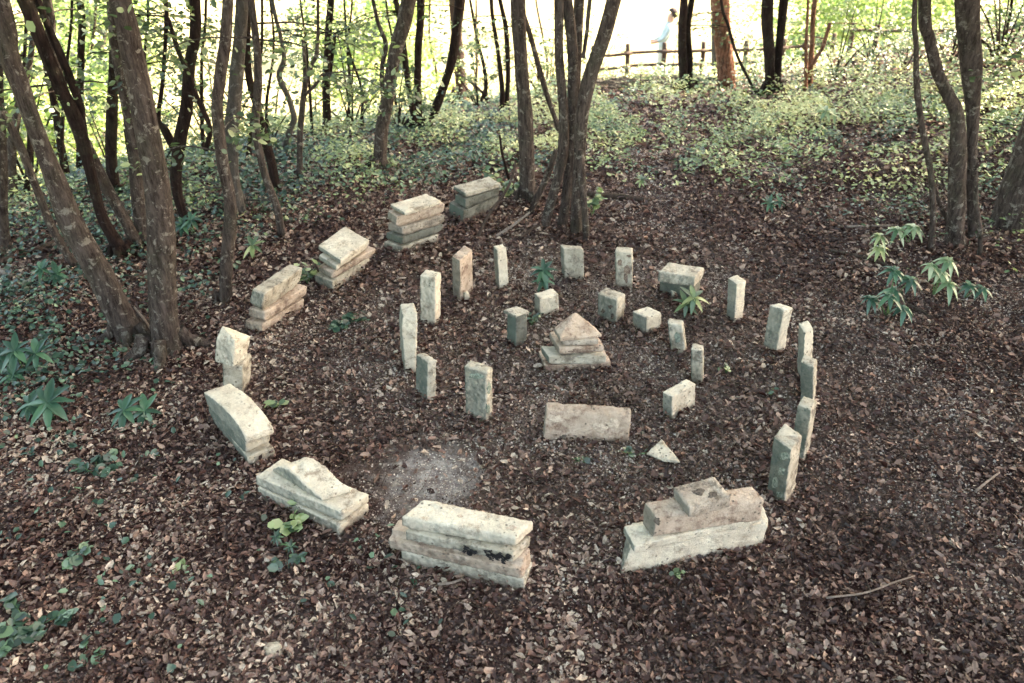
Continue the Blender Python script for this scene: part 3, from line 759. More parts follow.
def tree(label, stems, mat=M_bark, crown=True, top=None, base_px=None, group='trees of the wood', name='tree', dy=0.0, flare=1.35, cat='tree', leafy=0):
    TI[0] += 1; sd = TI[0]
    bx = base_px or stems[0][0][:2]
    g = ground(*bx)
    t = empty(name, g, label, cat, group)
    tops = []
    for si, st in enumerate(stems):
        r0 = trunk_pts(st, g.y+.06*si*(1 if si % 2 else -1), dy, g)
        first_ground = abs(st[0][1]-bx[1]) < 14
        if first_ground:
            r0[0][2] = min(r0[0][2], terr(r0[0][0], r0[0][1]))-.06
            r0[0][3] *= flare
            m_ = [r0[0][i]+(r0[1][i]-r0[0][i])*min(.35, .22/max(.05, abs(r0[1][2]-r0[0][2]))) for i in range(3)]
            r0.insert(1, m_+[r0[1][3]*1.08])
        reach = st[-1][1] <= 2
        if reach:
            tz = (top or R.uniform(5.5, 7.5))+g.z*.5
            r0 = grow_up(r0, tz, sd*7+si); tops.append(r0[-1])
        tb = TB(); tb.tube(r0, 12 if st[0][2] > 9 else 8, .10, 5, sd+si)
        # a few side limbs above
        if reach:
            rr = random.Random(sd*31+si)
            for _ in range(5):
                i = rr.randrange(len(r0)-4, len(r0)); p = r0[i]; a = rr.uniform(0, 6.28); L = rr.uniform(.9, 1.9)
                tb.tube([p[:3]+[p[3]*.5], [p[0]+math.cos(a)*L*.5, p[1]+math.sin(a)*L*.5, p[2]+L*.4, p[3]*.35], [p[0]+math.cos(a)*L, p[1]+math.sin(a)*L, p[2]+L*.6, .006]], 6, .1, 4)
        tb.build('trunk', mat, t, g)
    if 12 <= stems[0][0][2] < 40 and mat is not M_red and len(stems) < 5:
        rr = random.Random(sd*3); rad = r0[1][3] if len(stems) == 1 else .12
        w0 = trunk_pts(stems[0][:1], g.y)[0][3]*1.0
        for q in range(5):
            a = q*1.257+rr.uniform(-.4, .4); L = w0*rr.uniform(2.2, 4.0)
            cx, cy = math.cos(a), math.sin(a); P_ = []
            for u, hh in ((.3, w0*1.5), (.42, w0*.7), (.62, w0*.28), (1, -w0*.3)):
                x_, y_ = g.x+cx*L*u, g.y+cy*L*u; P_.append([x_, y_, terr(x_, y_)+hh, w0*(.62-.45*u)])
            tb = TB(); tb.tube(P_, 8, .12, 4, sd+q); tb.build('root', mat, t, g)
    if crown and tops:
        for k, p in enumerate(tops if len(tops) < 3 else tops[:2]):
            c = link('crown', CROWNS[(sd+k) % 4], t); c.location = Vector(p[:3])-g+Vector((0, 0, .3)); c.rotation_euler.z = sd*1.3+k
            s = R.uniform(.75, 1.0)*(.8 if len(tops) > 1 else 1)*(.78 if g.y < 8.5 and g.x > -1.9 else 1); c.scale = (s, s, s)
    if leafy:
        # leafy twigs low enough to be seen
        rr = random.Random(sd*5); P = []
        src = r0
        for _ in range(leafy):
            lim = [q_ for q_ in range(1, len(src)) if src[q_][2] < H-.165*src[q_][1]+.25] or [1]
            hi = lim[len(lim)//2:]; i = rr.choice(hi); p = np.array(src[i])+(np.array(src[min(i+1, len(src)-1)])-np.array(src[i]))*rr.random()*.6; a = rr.uniform(0, 6.28); L = rr.uniform(.5, 1.3)
            q = [p[:3]+np.array([math.cos(a)*L*t_, math.sin(a)*L*t_, L*(.25*t_-.45*t_*t_)]) for t_ in (0, .5, 1)]
            tb = TB(); tb.tube([list(v_)+[.008*(1-.4*j)] for j, v_ in enumerate(q)], 4, .1, 3); tb.build('branch', mat, t, g)
            for _ in range(60):
                t_ = rr.uniform(.25, 1.05); c = q[0]+(q[2]-q[0])*t_
                P.append(c+np.array([rr.gauss(0, .13), rr.gauss(0, .13), rr.gauss(0, .07)])-np.array(g))
        link('foliage', leaves('foliage', P, NR.uniform(.035, .075, len(P)), M_bush, .7, .6, .2), t)
    return t
tree('leaning forked tree with a long split low in its trunk, left', [[(133, 338, 24), (102, 280, 25), (77, 234, 24), (54, 178, 19), (40, 140, 17), (22, 90, 17), (8, 50, 18), (0, 0, 18)]], M_bark)
tree('thickest pale-spotted tree standing left of the slanting stack', [[(166, 352, 30), (163, 298, 27), (161, 221, 26), (152, 154, 25), (142, 102, 23), (130, 51, 22), (120, 0, 22)]], M_bark)
tree('small side stem rising from the base of the thickest left tree', [[(120, 255, 16), (122, 250, 13), (102, 216, 11), (90, 170, 11), (85, 150, 12), (75, 118, 13), (60, 88, 13), (45, 50, 14), (25, 0, 14)], [(118, 250, 8), (102, 216, 8), (92, 180, 8), (82, 120, 8), (79, 102, 8), (59, 51, 8), (38, 0, 7)]], M_dark)
tree('twin grey stems crossing just behind the thickest left tree', [[(140, 246, 12), (118, 208, 11), (108, 190, 11), (88, 150, 13), (78, 130, 12), (62, 90, 11), (50, 45, 10), (47, 0, 9)]], M_bark, leafy=4)
tree('grey upright stem half hidden by the thickest left tree', [[(143, 240, 13), (138, 200, 14), (134, 150, 13), (128, 110, 12), (116, 50, 11), (112, 0, 10)]], M_bark, leafy=3)
tree('straight dark stem seen against the light, left', [[(112, 190, 12), (111, 150, 11), (113, 80, 10), (115, 0, 11)]], M_dark, leafy=4)
tree('slim straight dark stem at the upper left', [[(78, 176, 8), (80, 110, 7), (81, 50, 7), (80, 0, 7)]], M_dark, leafy=3)
tree('dark stem with ragged outline between the leaning left trees', [[(66, 180, 9), (60, 140, 8), (52, 90, 7), (40, 40, 7), (33, 0, 6)]], M_dark, leafy=4)
tree('wavy thin sapling between two straight dark stems', [[(107, 160, 4), (101, 115, 4), (99, 80, 4), (102, 50, 4), (108, 20, 3), (112, 0, 3)]], M_bark, crown=False)
tree('leaning grey stem crossing the left picture edge', [[(78, 268, 9), (62, 245, 8), (49, 221, 8), (33, 180, 8), (22, 150, 8), (10, 125, 8), (-8, 95, 8)]], M_bark, crown=False)
tree('stout stem standing at the very left edge', [[(4, 252, 13), (2, 210, 11), (1, 160, 10), (-2, 80, 10), (-6, 0, 10)]], M_bark, leafy=4)
tree('grey stem leaning right near the left picture edge', [[(10, 198, 10), (12, 150, 9), (18, 110, 8), (30, 60, 6), (34, 20, 5), (38, 0, 4)]], M_bark, crown=False, leafy=4)
tree('forked dark tree with a thin curving arm, left of centre-left', [[(190, 226, 10), (181, 208, 9), (176, 180, 11), (180, 140, 12), (186, 110, 12), (190, 64, 11), (195, 0, 11)], [(175, 150, 8), (165, 130, 8), (158, 118, 5), (163, 77, 4), (166, 0, 4)], [(206, 150, 5), (210, 128, 5), (198, 100, 5), (190, 77, 5), (178, 50, 5), (169, 20, 4), (165, 0, 4)]], M_dark, leafy=3)
tree('slender pale-barked tree behind the broken pointed stone', [[(224, 302, 13), (226, 272, 12), (230, 208, 12), (222, 160, 12), (217, 110, 11), (220, 77, 11), (228, 0, 11)]], M_bark, leafy=3)
tree('smooth bluish-grey tree with a low fork', [[(238, 215, 12), (233, 180, 13), (231, 154, 14), (235, 90, 14), (240, 40, 13), (242, 0, 13)], [(244, 212, 5), (244, 200, 5), (238, 188, 5)]], M_pale, leafy=3)
tree('thin leaning tree whose foot is up the slope from the slanting stack', [[(283, 236, 8), (276, 205, 8), (264, 172, 8), (256, 130, 8), (258, 90, 8), (257, 51, 8), (251, 0, 7)]], M_bark, leafy=3)
tree('short curved stem joining the thin leaning trees', [[(276, 190, 10), (272, 165, 9), (264, 135, 9), (258, 110, 8), (248, 70, 7), (248, 0, 7)]], M_dark, crown=False, leafy=5)
tree('twisted sapling with a bleached elbow in its stem', [[(284, 150, 9), (290, 130, 7), (294, 118, 6), (288, 97, 6), (279, 76, 6), (284, 58, 5), (279, 30, 4), (272, 0, 4)]], M_pale, crown=False, leafy=2)
tree('thin stem splitting into two rods at knee height', [[(299, 178, 7), (300, 140, 6), (304, 92, 6), (312, 65, 4), (317, 51, 4), (318, 0, 3)], [(303, 95, 4), (305, 70, 4), (303, 40, 3)], [(304, 96, 3), (316, 84, 3), (322, 74, 2)]], M_bark, crown=False, leafy=3)
tree('straight black stem standing alone against the glare', [[(327, 131, 10), (326, 90, 8), (328, 45, 7), (331, 0, 7)], [(330, 75, 4), (333, 50, 4), (335, 33, 3)]], M_dark, leafy=4)
tree('dark tree leaning right, nearest of the upper middle trees', [[(378, 169, 15), (382, 130, 14), (387, 102, 14), (396, 51, 14), (409, 0, 16)], [(384, 100, 6), (382, 70, 5), (386, 45, 5), (379, 25, 4), (373, 0, 4)]], M_bark, leafy=3)
tree('three-stemmed tree spreading from one dark foot', [[(420, 130, 16), (418, 105, 8), (418, 51, 7), (421, 0, 8)], [(420, 130, 14), (430, 120, 9), (440, 97, 8), (452, 59, 9), (460, 0, 10)], [(418, 128, 9), (412, 108, 6), (405, 60, 6), (400, 20, 6), (396, 0, 5)]], M_dark, leafy=5)
tree('solid dark trunk behind the three-stemmed tree', [[(461, 101, 14), (460, 70, 11), (457, 40, 11), (455, 0, 12)]], M_dark, leafy=5)
tree('pair of slim stems left of the spotted grey trunk', [[(502, 112, 6), (502, 85, 5), (497, 45, 4), (491, 0, 4)], [(506, 108, 7), (508, 70, 5), (506, 30, 5), (500, 0, 4)]], M_dark, leafy=4)
tree('sapling curving right from the bank above the stacks', [[(497, 104, 4), (482, 92, 3), (466, 78, 3), (455, 74, 2)]], M_bark, crown=False, name='sapling', cat='sapling')
tree('straight spotted grey trunk left of the many-stemmed tree', [[(528, 200, 17), (527, 170, 15), (526, 128, 15), (521, 60, 14), (518, 0, 15)], [(559, 130, 6), (555, 118, 5), (547, 95, 5), (538, 64, 5), (530, 35, 5), (520, 5, 5)]], M_bark)
tree('many-stemmed tree spreading upward behind the ring of stones', [
    [(541, 237, 10), (548, 213, 9), (557, 180, 10), (563, 150, 11), (564, 115, 10), (559, 60, 9), (559, 0, 10)],
    [(561, 230, 11), (566, 200, 10), (570, 160, 11), (573, 115, 12), (573, 64, 11), (567, 0, 11)],
    [(577, 222, 10), (577, 200, 11), (579, 160, 12), (582, 112, 13), (592, 72, 14), (603, 38, 14), (614, -2, 15)],
    [(574, 130, 10), (576, 90, 9), (577, 59, 9), (579, 0, 10)],
    [(588, 220, 7), (584, 203, 7), (582, 180, 8), (580, 150, 8)],
    [(527, 216, 7), (536, 200, 6), (548, 175, 6), (556, 150, 5)],
    [(583, 58, 4), (587, 30, 4), (590, 0, 4)]], M_bark, base_px=(560, 228), flare=1.05)
tree('ivy-hung dark trunk beside the fence', [[(686, 92, 13), (683, 70, 9), (682, 40, 9), (684, 0, 8)], [(690, 90, 8), (690, 60, 6), (688, 30, 6), (692, 0, 6)]], M_dark, leafy=9)
tree('orange-red scaly trunk lit by sun, by the fence', [[(727, 88, 24), (726, 78, 18), (724, 50, 17), (721, 20, 17), (720, 0, 17)]], M_red, flare=1.2)
tree('pale slim trunk touching the orange-red trunk', [[(716, 78, 8), (715, 50, 7), (714, 20, 6), (713, 0, 6)]], M_pale, crown=False, leafy=3)
tree('dark clustered trunks with a flared foot, right of the fence gap', [[(770, 95, 16), (770, 80, 11), (769, 50, 11), (768, 0, 12)], [(778, 95, 14), (777, 80, 9), (779, 51, 8), (784, 0, 9)]], M_dark, leafy=4)
tree('two thin reddish trunks in the sun at upper right', [[(806, 90, 6), (806, 70, 4), (806, 40, 3), (808, 0, 3)], [(811, 90, 8), (810, 75, 6), (812, 45, 5), (815, 0, 5)], [(811, 66, 4), (818, 55, 4), (823, 46, 4), (830, 23, 4)]], M_red, leafy=3)
tree('right-hand clump of grey stems with a low V-shaped fork', [
    [(958, 240, 20), (957, 200, 16), (957, 150, 16), (957, 116, 14), (948, 95, 12), (938, 72, 11), (929, 38, 11), (924, 0, 12)],
    [(976, 244, 12), (973, 215, 10), (971, 176, 10), (973, 116, 12), (971, 60, 20), (967, 0, 23)],
    [(936, 240, 9), (933, 215, 6), (931, 176, 6), (925, 142, 6), (917, 90, 6), (916, 45, 5), (915, 0, 5)],
    [(960, 238, 5), (950, 225, 4), (940, 205, 4), (932, 180, 4)],
    [(986, 246, 6), (980, 230, 5), (976, 200, 5), (975, 160, 5)]], M_bark, base_px=(958, 243))
tree('massive dark trunk cut off by the right picture edge', [[(1010, 226, 44), (1016, 195, 34), (1030, 150, 30), (1046, 90, 28), (1060, 0, 28)]], M_bark, flare=1.15, leafy=3)
tree('thin bent sapling at the upper right corner', [[(1003, 52, 4), (1005, 40, 3), (1009, 20, 3), (1012, 0, 3)]], M_dark, crown=False, leafy=4)
tree('hanging bowed vine-like stem right of the orange-red trunk', [[(762, 96, 3), (750, 82, 3), (737, 55, 3), (728, 25, 3), (721, 0, 3)]], M_dark, crown=False, name='climbing_stem', cat='climbing plant')

ex = [(92, 172, 4, 96, 'first thin stem'), (24, 196, 5, 28, ''), (150, 176, 4, 148, ''), (203, 170, 4, 206, ''), (246, 160, 4, 262, ''), (266, 150, 3, 270, ''), (312, 138, 3, 300, ''), (346, 128, 3, 352, ''), (362, 128, 3, 344, ''), (398, 122, 3, 386, ''), (436, 112, 3, 430, ''), (472, 106, 3, 476, ''), (486, 106, 4, 470, ''), (546, 92, 3, 536, ''), (60, 186, 4, 72, ''), (132, 178, 4, 126, '')]
for i, (x, y, w_, xt, _) in enumerate(ex):
    tree('thin dark sapling stem among the trees at the wood edge', [[(x, y, w_+1), (x+(xt-x)*.3+R.uniform(-5, 5), y*.68, w_), (x+(xt-x)*.7+R.uniform(-6, 6), y*.35, w_*.8), (xt, 0, w_*.7)]], M_dark, crown=False, group='thin saplings at the wood edge', name='sapling', cat='sapling', leafy=2 if i % 2 else 3)
# trees outside the frame whose crowns shade the clearing
def shade_tree(x, y, hgt, s, k):
    g = Vector((x, y, terr(x, y)))
    t = empty('tree', g, 'tall leafy tree of the surrounding wood, outside the picture', 'tree', 'trees around the clearing')
    tb = TB(); tb.tube([(0, 0, -.1, .16), (.05, 0, 1.5, .12), (.1, .1, hgt*.5, .1), (.0, .1, hgt, .05)], 9, .1, 5, k)
    tb.build('trunk', M_bark, t)
    for j in range(3):
        c = link('crown', CROWNS[(k+j) % 4], t); a = j*2.1+k
        c.location = (math.cos(a)*s*.9, math.sin(a)*s*.9, hgt-1.6+j*1.4); c.scale = (s, s, s*.9); c.rotation_euler.z = k+j
k = 0
for (x, y, hh, s) in ((4.75, 3.3, 5.6, .95), (-4.5, 2.9, 5.4, .95), (-4.6, .2, 5.2, 1.0), (4.9, -.6, 5.4, 1.0), (-6.5, 3.6, 6.0, 1.0), (7.8, 4.8, 6.6, 1.1), (7.4, 8.6, 6.6, 1.1), (9.6, 11.5, 7.0, 1.2), (12.5, 15.0, 7.5, 1.3), (10.5, 9.0, 5.5, 1.1), (10.4, 6.3, 8.5, 1.2), (11.5, 9.5, 8.5, 1.2), (8.5, 2.0, 7.5, 1.1),
                      (12.5, 3.5, 9.0, 1.3), (14.5, 6.5, 9.5, 1.3), (14, 12, 9, 1.3), (-6.2, 1.5, 6.5, 1.1), (-8.5, 4, 6.5, 1.1), (-5, -3, 7, 1.1), (0, -6, 7, 1.2), (16.5, 10.0, 9.5, 1.3)):
    k += 1; shade_tree(x, y, hh, s, k)

# ------------------------------------------------------------------ shrubs and far trees
def bush_meshes(rad, hh, n, size, clumps):
    me, C = crown_mesh('foliage', rad, hh*.95, hh, n, clumps, size, M_bush, True, .21)
    tb = TB()
    for c in C[::2]:
        c = np.array(c); tb.tube([(0, 0, -.1, .02), (c[0]*.4, c[1]*.4, c[2]*.5, .013), (c[0], c[1], c[2], .004)], 5, .1, 3)
    ms = mesh_np('stem', np.array(tb.V), tb.F, M_dark, None, True)
    return me, ms
BUSH = [bush_meshes(1.1, .9, 950, .055, 15), bush_meshes(1.3, 1.4, 1300, .06, 20), bush_meshes(.8, .6, 700, .06, 14)]
def bush(x, y, s, kind, label, group, name='bush', cat='bush', rz=None):
    g = Vector((x, y, terr(x, y))); t = empty(name, g, label, cat, group)
    f = link('foliage', BUSH[kind][0], t); q = link('stem', BUSH[kind][1], t)
    t.scale = (s, s, s); t.rotation_euler.z = R.uniform(0, 6) if rz is None else rz
    return t
lab = 'leafy green bush on the bright slope beyond the left trees'
for i in range(15):
    u = i/14.0
    # beyond the crest line, along it and down the slope
    px = -7.5+u*10.5+R.uniform(-.5, .5); py = 7.6+(px+5.2)*1.213+R.uniform(1.3, 5.5)
    bush(px, py, R.uniform(.7, 1.25), i % 2, lab, 'bushes beyond the left trees')
lab = 'loose light green tree far beyond the wood in full sun'
def far_tree(x, y, hh, s, k):
    g = Vector((x, y, terr(x, y))); t = empty('distant_tree', g, lab, 'tree', 'sunlit trees far beyond the wood')
    tb = TB(); tb.tube([(0, 0, -.2, .13), (.1, 0, hh*.5, .09), (0, .1, hh, .03)], 7, .1, 4, k); tb.build('trunk', M_dark, t)
    for j in range(2):
        c = link('crown', CROWNS[(k+j) % 4], t); c.location = (j*.6*s, 0, hh-(.9*j+.5)*s); c.scale = (s, s, s); c.rotation_euler.z = k*2+j
for i, (px, d) in enumerate(((-13, 22), (-15, 30), (-5, 27), (-18, 25), (-6, 42), (11, 31), (15, 34), (-20, 40), (19, 30))):
    far_tree(px, d, R.uniform(3.5, 5), R.uniform(.9, 1.3), i)
for (px, py, s, kd, l_) in ((835, 78, .75, 0, 'sunlit yellow bush in front of the right-hand fence'), (872, 62, .8, 0, 'green bush growing up the right-hand fence'), (905, 70, .6, 2, 'low bush left of the right-hand clump of stems'),
                     (1000, 60, .9, 1, 'dark bush on the bank at upper right'), (950, 62, .7, 0, 'bush behind the right-hand V fork'), (755, 80, .5, 2, 'small bush right of the orange-red trunk'), (640, 92, .4, 2, 'small shrub beside the brush pile'),
                     (215, 152, .7, 1, 'dark bush behind the slender pale-barked tree'), (160, 165, .6, 0, 'bush at the foot of the dark stems by the thickest tree'), (270, 146, .6, 2, 'low bush behind the thin leaning tree'), (30, 188, .7, 1, 'dark bush between the leaning stems at the left edge'), (352, 128, .75, 0, 'bush on the crest right of the lone black stem'), (398, 130, .7, 2, 'low bush behind the leaning dark tree'), (478, 108, .75, 2, 'low bush at the foot of the solid dark trunk'), (508, 100, .7, 0, 'dark bush behind the spotted grey trunk'), (541, 98, .8, 2, 'bush showing between the two central trees')):
    g = ground(px, py); bush(g.x, g.y, s, kd, l_, 'bushes at the edge of the wood')

for i in range(9):
    bush(1.3+i*.62+R.uniform(-.3, .3), R.uniform(17.7, 19.2), R.uniform(.55, .85), 2 if i % 2 else 0, 'pale sunlit bush just beyond the rail fence', 'bushes beyond the rail fence')
# ------------------------------------------------------------------ fence
def fence(label, posts, ydist, hgt, rails):
    g0 = on_y(posts[0][0], posts[0][1], ydist)
    t = empty('rail_fence', g0, label, 'fence')
    tops = []
    for (px, py) in posts:
        p = on_y(px, py, ydist+R.uniform(-.05, .05)); tb = TB()
        tb.tube([(p.x, p.y, p.z-.6, .05), (p.x+.01, p.y, p.z+hgt*.5, .05), (p.x-.01, p.y, p.z+hgt+.08, .045)], 7, .15, 3, px)
        tb.build('post', M_wood, t, g0); tops.append(p)
    for fr in rails:
        for a, b in zip(tops[:-1], tops[1:]):
            tb = TB(); d = (b-a).normalized()*.08
            za, zb = a.z+hgt*fr, b.z+hgt*fr
            tb.tube([(a.x-d.x, a.y-.06, za, .036), ((a.x+b.x)/2, a.y-.06+.02, (za+zb)/2+R.uniform(-.03, .03), .03), (b.x+d.x, b.y-.06, zb+R.uniform(-.02, .02), .036)], 7, .15, 3, fr*9)
            tb.build('rail', M_wood, t, g0)
fence('rustic wooden rail fence along the back of the wood', [(592, 80), (626, 78), (662, 77), (700, 76), (742, 75), (779, 73), (801, 70), (828, 68)], 16.9, .60, (.42, .86))
fence('higher rail fence climbing away at the upper right', [(846, 62), (870, 64), (915, 64), (948, 62)], 15.6, .62, (.95,))
# brush pile
g = ground(622, 90); t = empty('brush_pile', g, 'grey pile of cut brushwood in front of the fence', 'brushwood')
tb = TB()
for i in range(150):
    x = R.uniform(-1.0, 1.2); y = R.uniform(-.5, .5); a = R.uniform(-.5, .5)+(math.pi if R.random() < .5 else 0); L = R.uniform(.3, .9)
    z0 = terr(g.x+x, g.y+y)-g.z+R.uniform(0, .16)
    tb.tube([(x, y, z0, .009), (x+math.cos(a)*L*.5, y+math.sin(a)*L*.3, z0+R.uniform(0, .09), .008), (x+math.cos(a)*L, y+math.sin(a)*L*.6, z0+R.uniform(-.02, .08), .004)], 4, .1, 2)
tb.build('twig', M_pale, t)

# ------------------------------------------------------------------ fallen sticks
def stick(label, pts, r, mat, lift=.02, name='fallen_stick', cat='stick', forks=()):
    P = []
    for p in pts:
        q = ground(p[0], p[1]); zz = p[2] if len(p) > 2 else 0
        if zz: 
            q = on_y(p[0], p[1], ground(pts[0][0], pts[0][1]).y+.05*len(P)); 
        P.append(q+up*(lift if not zz else 0))
    o = P[0]; t = TB(); t.tube([(q.x, q.y, q.z, r*(1-.5*i/len(P))) for i, q in enumerate(P)], 7, .15, 4)
    ob = t.build(name, mat, None, o); ob.location = o; tag(ob, label, cat)
stick('long pale dead branch lying at the left edge', [(-8, 270), (22, 258), (56, 246)], .028, M_wood, .03)
stick('short thick piece of dead wood at the left edge', [(-6, 276), (8, 277), (14, 279)], .03, M_twigp, .03)
stick('curved bare stick at the foot of the thickest left tree', [(136, 340), (160, 341), (180, 333), (200, 312)], .010, M_wood, .04)
stick('stick leaning against the split trunk', [(157, 341, 1), (146, 322, 1), (134, 307, 1)], .010, M_twigp)
stick('forked pale stick leaning in front of the farthest stack', [(476, 240, 1), (489, 214, 1), (503, 196, 1), (512, 178, 1), (516, 160, 1)], .014, M_wood)
stick('thin upright stick in front of the farthest stack', [(490, 208, 1), (491, 195, 1), (492, 178, 1)], .007, M_bark)
stick('pale broken stick leaning on the many-stemmed tree', [(491, 239, 1), (512, 226, 1), (530, 212, 1)], .013, M_twigp)
stick('dark root-like stick below the many-stemmed tree', [(519, 239, 1), (531, 229, 1), (541, 224, 1)], .016, M_wood)
stick('flat dark log lying on the slope right of the many-stemmed tree', [(586, 196), (618, 199), (650, 203)], .035, M_wood, .02, 'fallen_log', 'log')
stick('thin curved twig in the right foreground', [(824, 605), (862, 600), (890, 589), (912, 583)], .005, M_twigp, .04)
stick('straight twig behind the foremost right-hand stone', [(800, 472), (815, 485), (829, 498)], .005, M_wood, .04)
stick('pale twig in the right foreground pointing up right', [(973, 497), (985, 487), (997, 478)], .007, M_twigp, .035)
stick('dark curved branch on the litter left of the hellebores', [(828, 254), (855, 260), (880, 266), (895, 278)], .014, M_wood, .03)
stick('long thin branch on the slope below the herbs', [(846, 230), (870, 230), (894, 229)], .010, M_twigp, .03)
stick('twig pointing at the hellebores from the right', [(906, 310), (922, 318), (930, 325)], .008, M_wood, .04)
stick('small branch lying in front of the left ivy', [(120, 292), (135, 284), (165, 275)], .009, M_wood, .05)
stick('short pale stick lying below the front moulded stack', [(438, 590), (450, 588), (461, 586)], .008, M_twigp, .03)
stick('leafless stem sprouting left of the many-stemmed tree', [(514, 192, 1), (508, 175, 1), (502, 152, 1), (500, 135, 1)], .016, M_dark)

# ------------------------------------------------------------------ hellebores and sprigs
def leaflet(n, L, W, droop):
    rows = []
    for i in range(n+1):
        t = i/n; w = W*math.sin(math.pi*min(1, .06+t**.8*.94))**.8*(1 if t < 1 else 0)
        x = L*t; z = -droop*L*t*t
        rows.append(((x, -w, z+w*.35), (x, 0, z), (x, w, z+w*.35)))
    return rows
def palmate_leaf(c, parent, mat, size, nl=7, tiltv=(0, 0), spread=5.2, seed=0, dr=(.1, .4)):
    r = random.Random(seed); V = []; Fq = []; rn = []
    a0 = r.uniform(0, 6.28)
    for k in range(nl):
        a = a0+spread*(k-(nl-1)/2)/max(1, nl-1)
        L = size*r.uniform(.8, 1.05)*(1-.12*abs(k-(nl-1)/2)/(nl/2)); rows = leaflet(5, L, L*.19, r.uniform(*dr))
        n0 = len(V)
        up_ = r.uniform(-.05, .15)
        for row in rows:
            for (x, y, z_) in row:
                z_ += x*up_
                V.append((x*math.cos(a)-y*math.sin(a)+tiltv[0]*z_, x*math.sin(a)+y*math.cos(a), z_-tiltv[0]*x*math.cos(a)+tiltv[1]*x*math.sin(a)))
        t = r.random()
        for i in range(len(rows)-1):
            for j in range(2):
                Fq.append((n0+i*3+j, n0+(i+1)*3+j, n0+(i+1)*3+j+1, n0+i*3+j+1)); rn.append(t)
    o = link('leaf', mesh_np('leaf', V, Fq, mat, rn, True), parent); o.location = c
def hellebore(label, px, py, heads, mat=M_hell, size=.12):
    g = ground(px, py); t = empty('hellebore_plant', g, label, 'plant', 'hellebore plants on the forest floor')
    for i, (dx, dy, h) in enumerate(heads):
        tb = TB(); tb.tube([(0, 0, -.01, .005), (dx*.4, dy*.4, h*.6, .004), (dx, dy, h, .003)], 5, .1, 3); tb.build('stem', M_bush_stem, t)
        palmate_leaf((dx, dy, h), t, mat, size*R.uniform(.7, .98), R.choice((7, 8, 9)), (dx*1.0, .3+dy if px > 870 else .6+dy), seed=px+i, dr=(.4, 1.0) if px > 870 else (.05, .35))
M_bush_stem = plain('green_stem', (.10, .16, .06), .6)
hellebore('large dark hellebore rosette, left of the curved stack', 55, 420, [(0, 0, .12), (-.14, .05, .07)], M_hell, .165)
hellebore('dark hellebore right of the large rosette', 128, 422, [(0, 0, .09), (.1, .03, .06)], M_hell, .135)
hellebore('hellebore drooping near the left picture edge', 24, 372, [(0, 0, .16), (.1, .03, .12), (-.13, .02, .1), (0, -.1, .05)], M_hell, .14)
hellebore('hellebore on the ivy slope below the dead branch', 47, 284, [(0, 0, .12), (.1, .0, .08)], M_hell, .14)
hellebore('hellebore between the thickest tree and slender tree', 195, 236, [(0, 0, .14), (-.08, 0, .1)], M_hell, .15)
hellebore('bright little hellebore below the twin grey stems', 255, 260, [(0, 0, .12)], M_herb, .13)
hellebore('upright hellebore inside the ring, behind the bright block', 543, 288, [(0, 0, .14), (0, -.06, .09)], M_hell, .13)
hellebore('small fresh hellebore in front of the dark split block', 685, 314, [(0, 0, .08), (.05, .02, .12)], M_herb, .13)
hellebore('hellebore with drooping leaves, left of the pale one at right', 886, 316, [(0, 0, .2), (.12, .05, .26), (-.14, 0, .14), (.05, -.1, .12), (.02, .1, .3), (-.06, -.08, .2)], M_hell, .125)
hellebore('pale cream-green hellebore catching the light at right', 933, 296, [(0, 0, .2), (.06, .05, .26), (-.07, .02, .24), (.03, -.08, .15)], M_hellp, .13)
hellebore('low dark hellebore right of the pale one', 965, 298, [(0, 0, .1), (.1, 0, .08)], M_hell, .115)
hellebore('hellebore with bright leaf beside the right-hand clump of stems', 908, 246, [(0, 0, .16), (-.12, 0, .14)], M_hellp, .14)
hellebore('small hellebore sprouting left of the dark curved branch', 876, 262, [(0, 0, .12), (0, .05, .2)], M_herb, .11)
hellebore('hellebore low beside the front left slabs', 278, 545, [(0, 0, .05), (.08, -.05, .04)], M_ivy, .05)
hellebore('leafy hellebore among herbs right of the many-stemmed tree', 640, 188, [(0, 0, .08)], M_herb, .10)
hellebore('glossy hellebore on the slope under the orange-red trunk', 768, 212, [(0, 0, .08), (.10, .05, .08)], M_hell, .10)
hellebore('pale drooping hellebore on the upper right slope', 822, 128, [(0, 0, .2), (.1, 0, .16)], M_hellp, .15)
def sprig(label, px, py, w, h, n, mat, size, group='small leafy sprigs'):
    g = ground(px, py); t = empty('leafy_sprig', g, label, 'plant', group); P = []; tb = TB()
    for s_ in range(5):
        a = R.uniform(0, 6.28); e_ = (math.cos(a)*w*R.uniform(.3, 1), math.sin(a)*w*.7, h*R.uniform(.4, 1))
        tb.tube([(0, 0, -.01, .003), (e_[0]*.5, e_[1]*.5, e_[2]*.7, .002), (*e_, .0015)], 4, 0, 3)
        for i in range(n//5):
            u = R.uniform(.3, 1.05); P.append((e_[0]*u+R.gauss(0, .015), e_[1]*u+R.gauss(0, .015), e_[2]*u+.01))
    tb.build('stem', M_bush_stem, t)
    link('foliage', leaves('foliage', P, NR.uniform(size*.7, size*1.3, len(P)), mat, .4, .85, .15), t)
sprig('round-leaved sprig growing against the front left slabs', 292, 530, .13, .08, 26, M_herb, .055)
sprig('dark trailing sprig below the front left slabs', 285, 565, .10, .04, 16, M_ivy, .045)
sprig('tiny green seedling beneath the front right stack', 677, 578, .03, .04, 6, M_herb, .03)
sprig('short green sprig right of the lying plank', 634, 458, .09, .06, 18, M_ivy, .03)
sprig('scrap of green leaves left below the lying plank', 581, 461, .06, .02, 8, M_ivy, .035)
sprig('bright seedling right of the smallest narrow stone', 726, 374, .03, .07, 7, M_herb, .045)
sprig('green seedling left of the right-hand row', 772, 396, .05, .04, 8, M_ivy, .04)
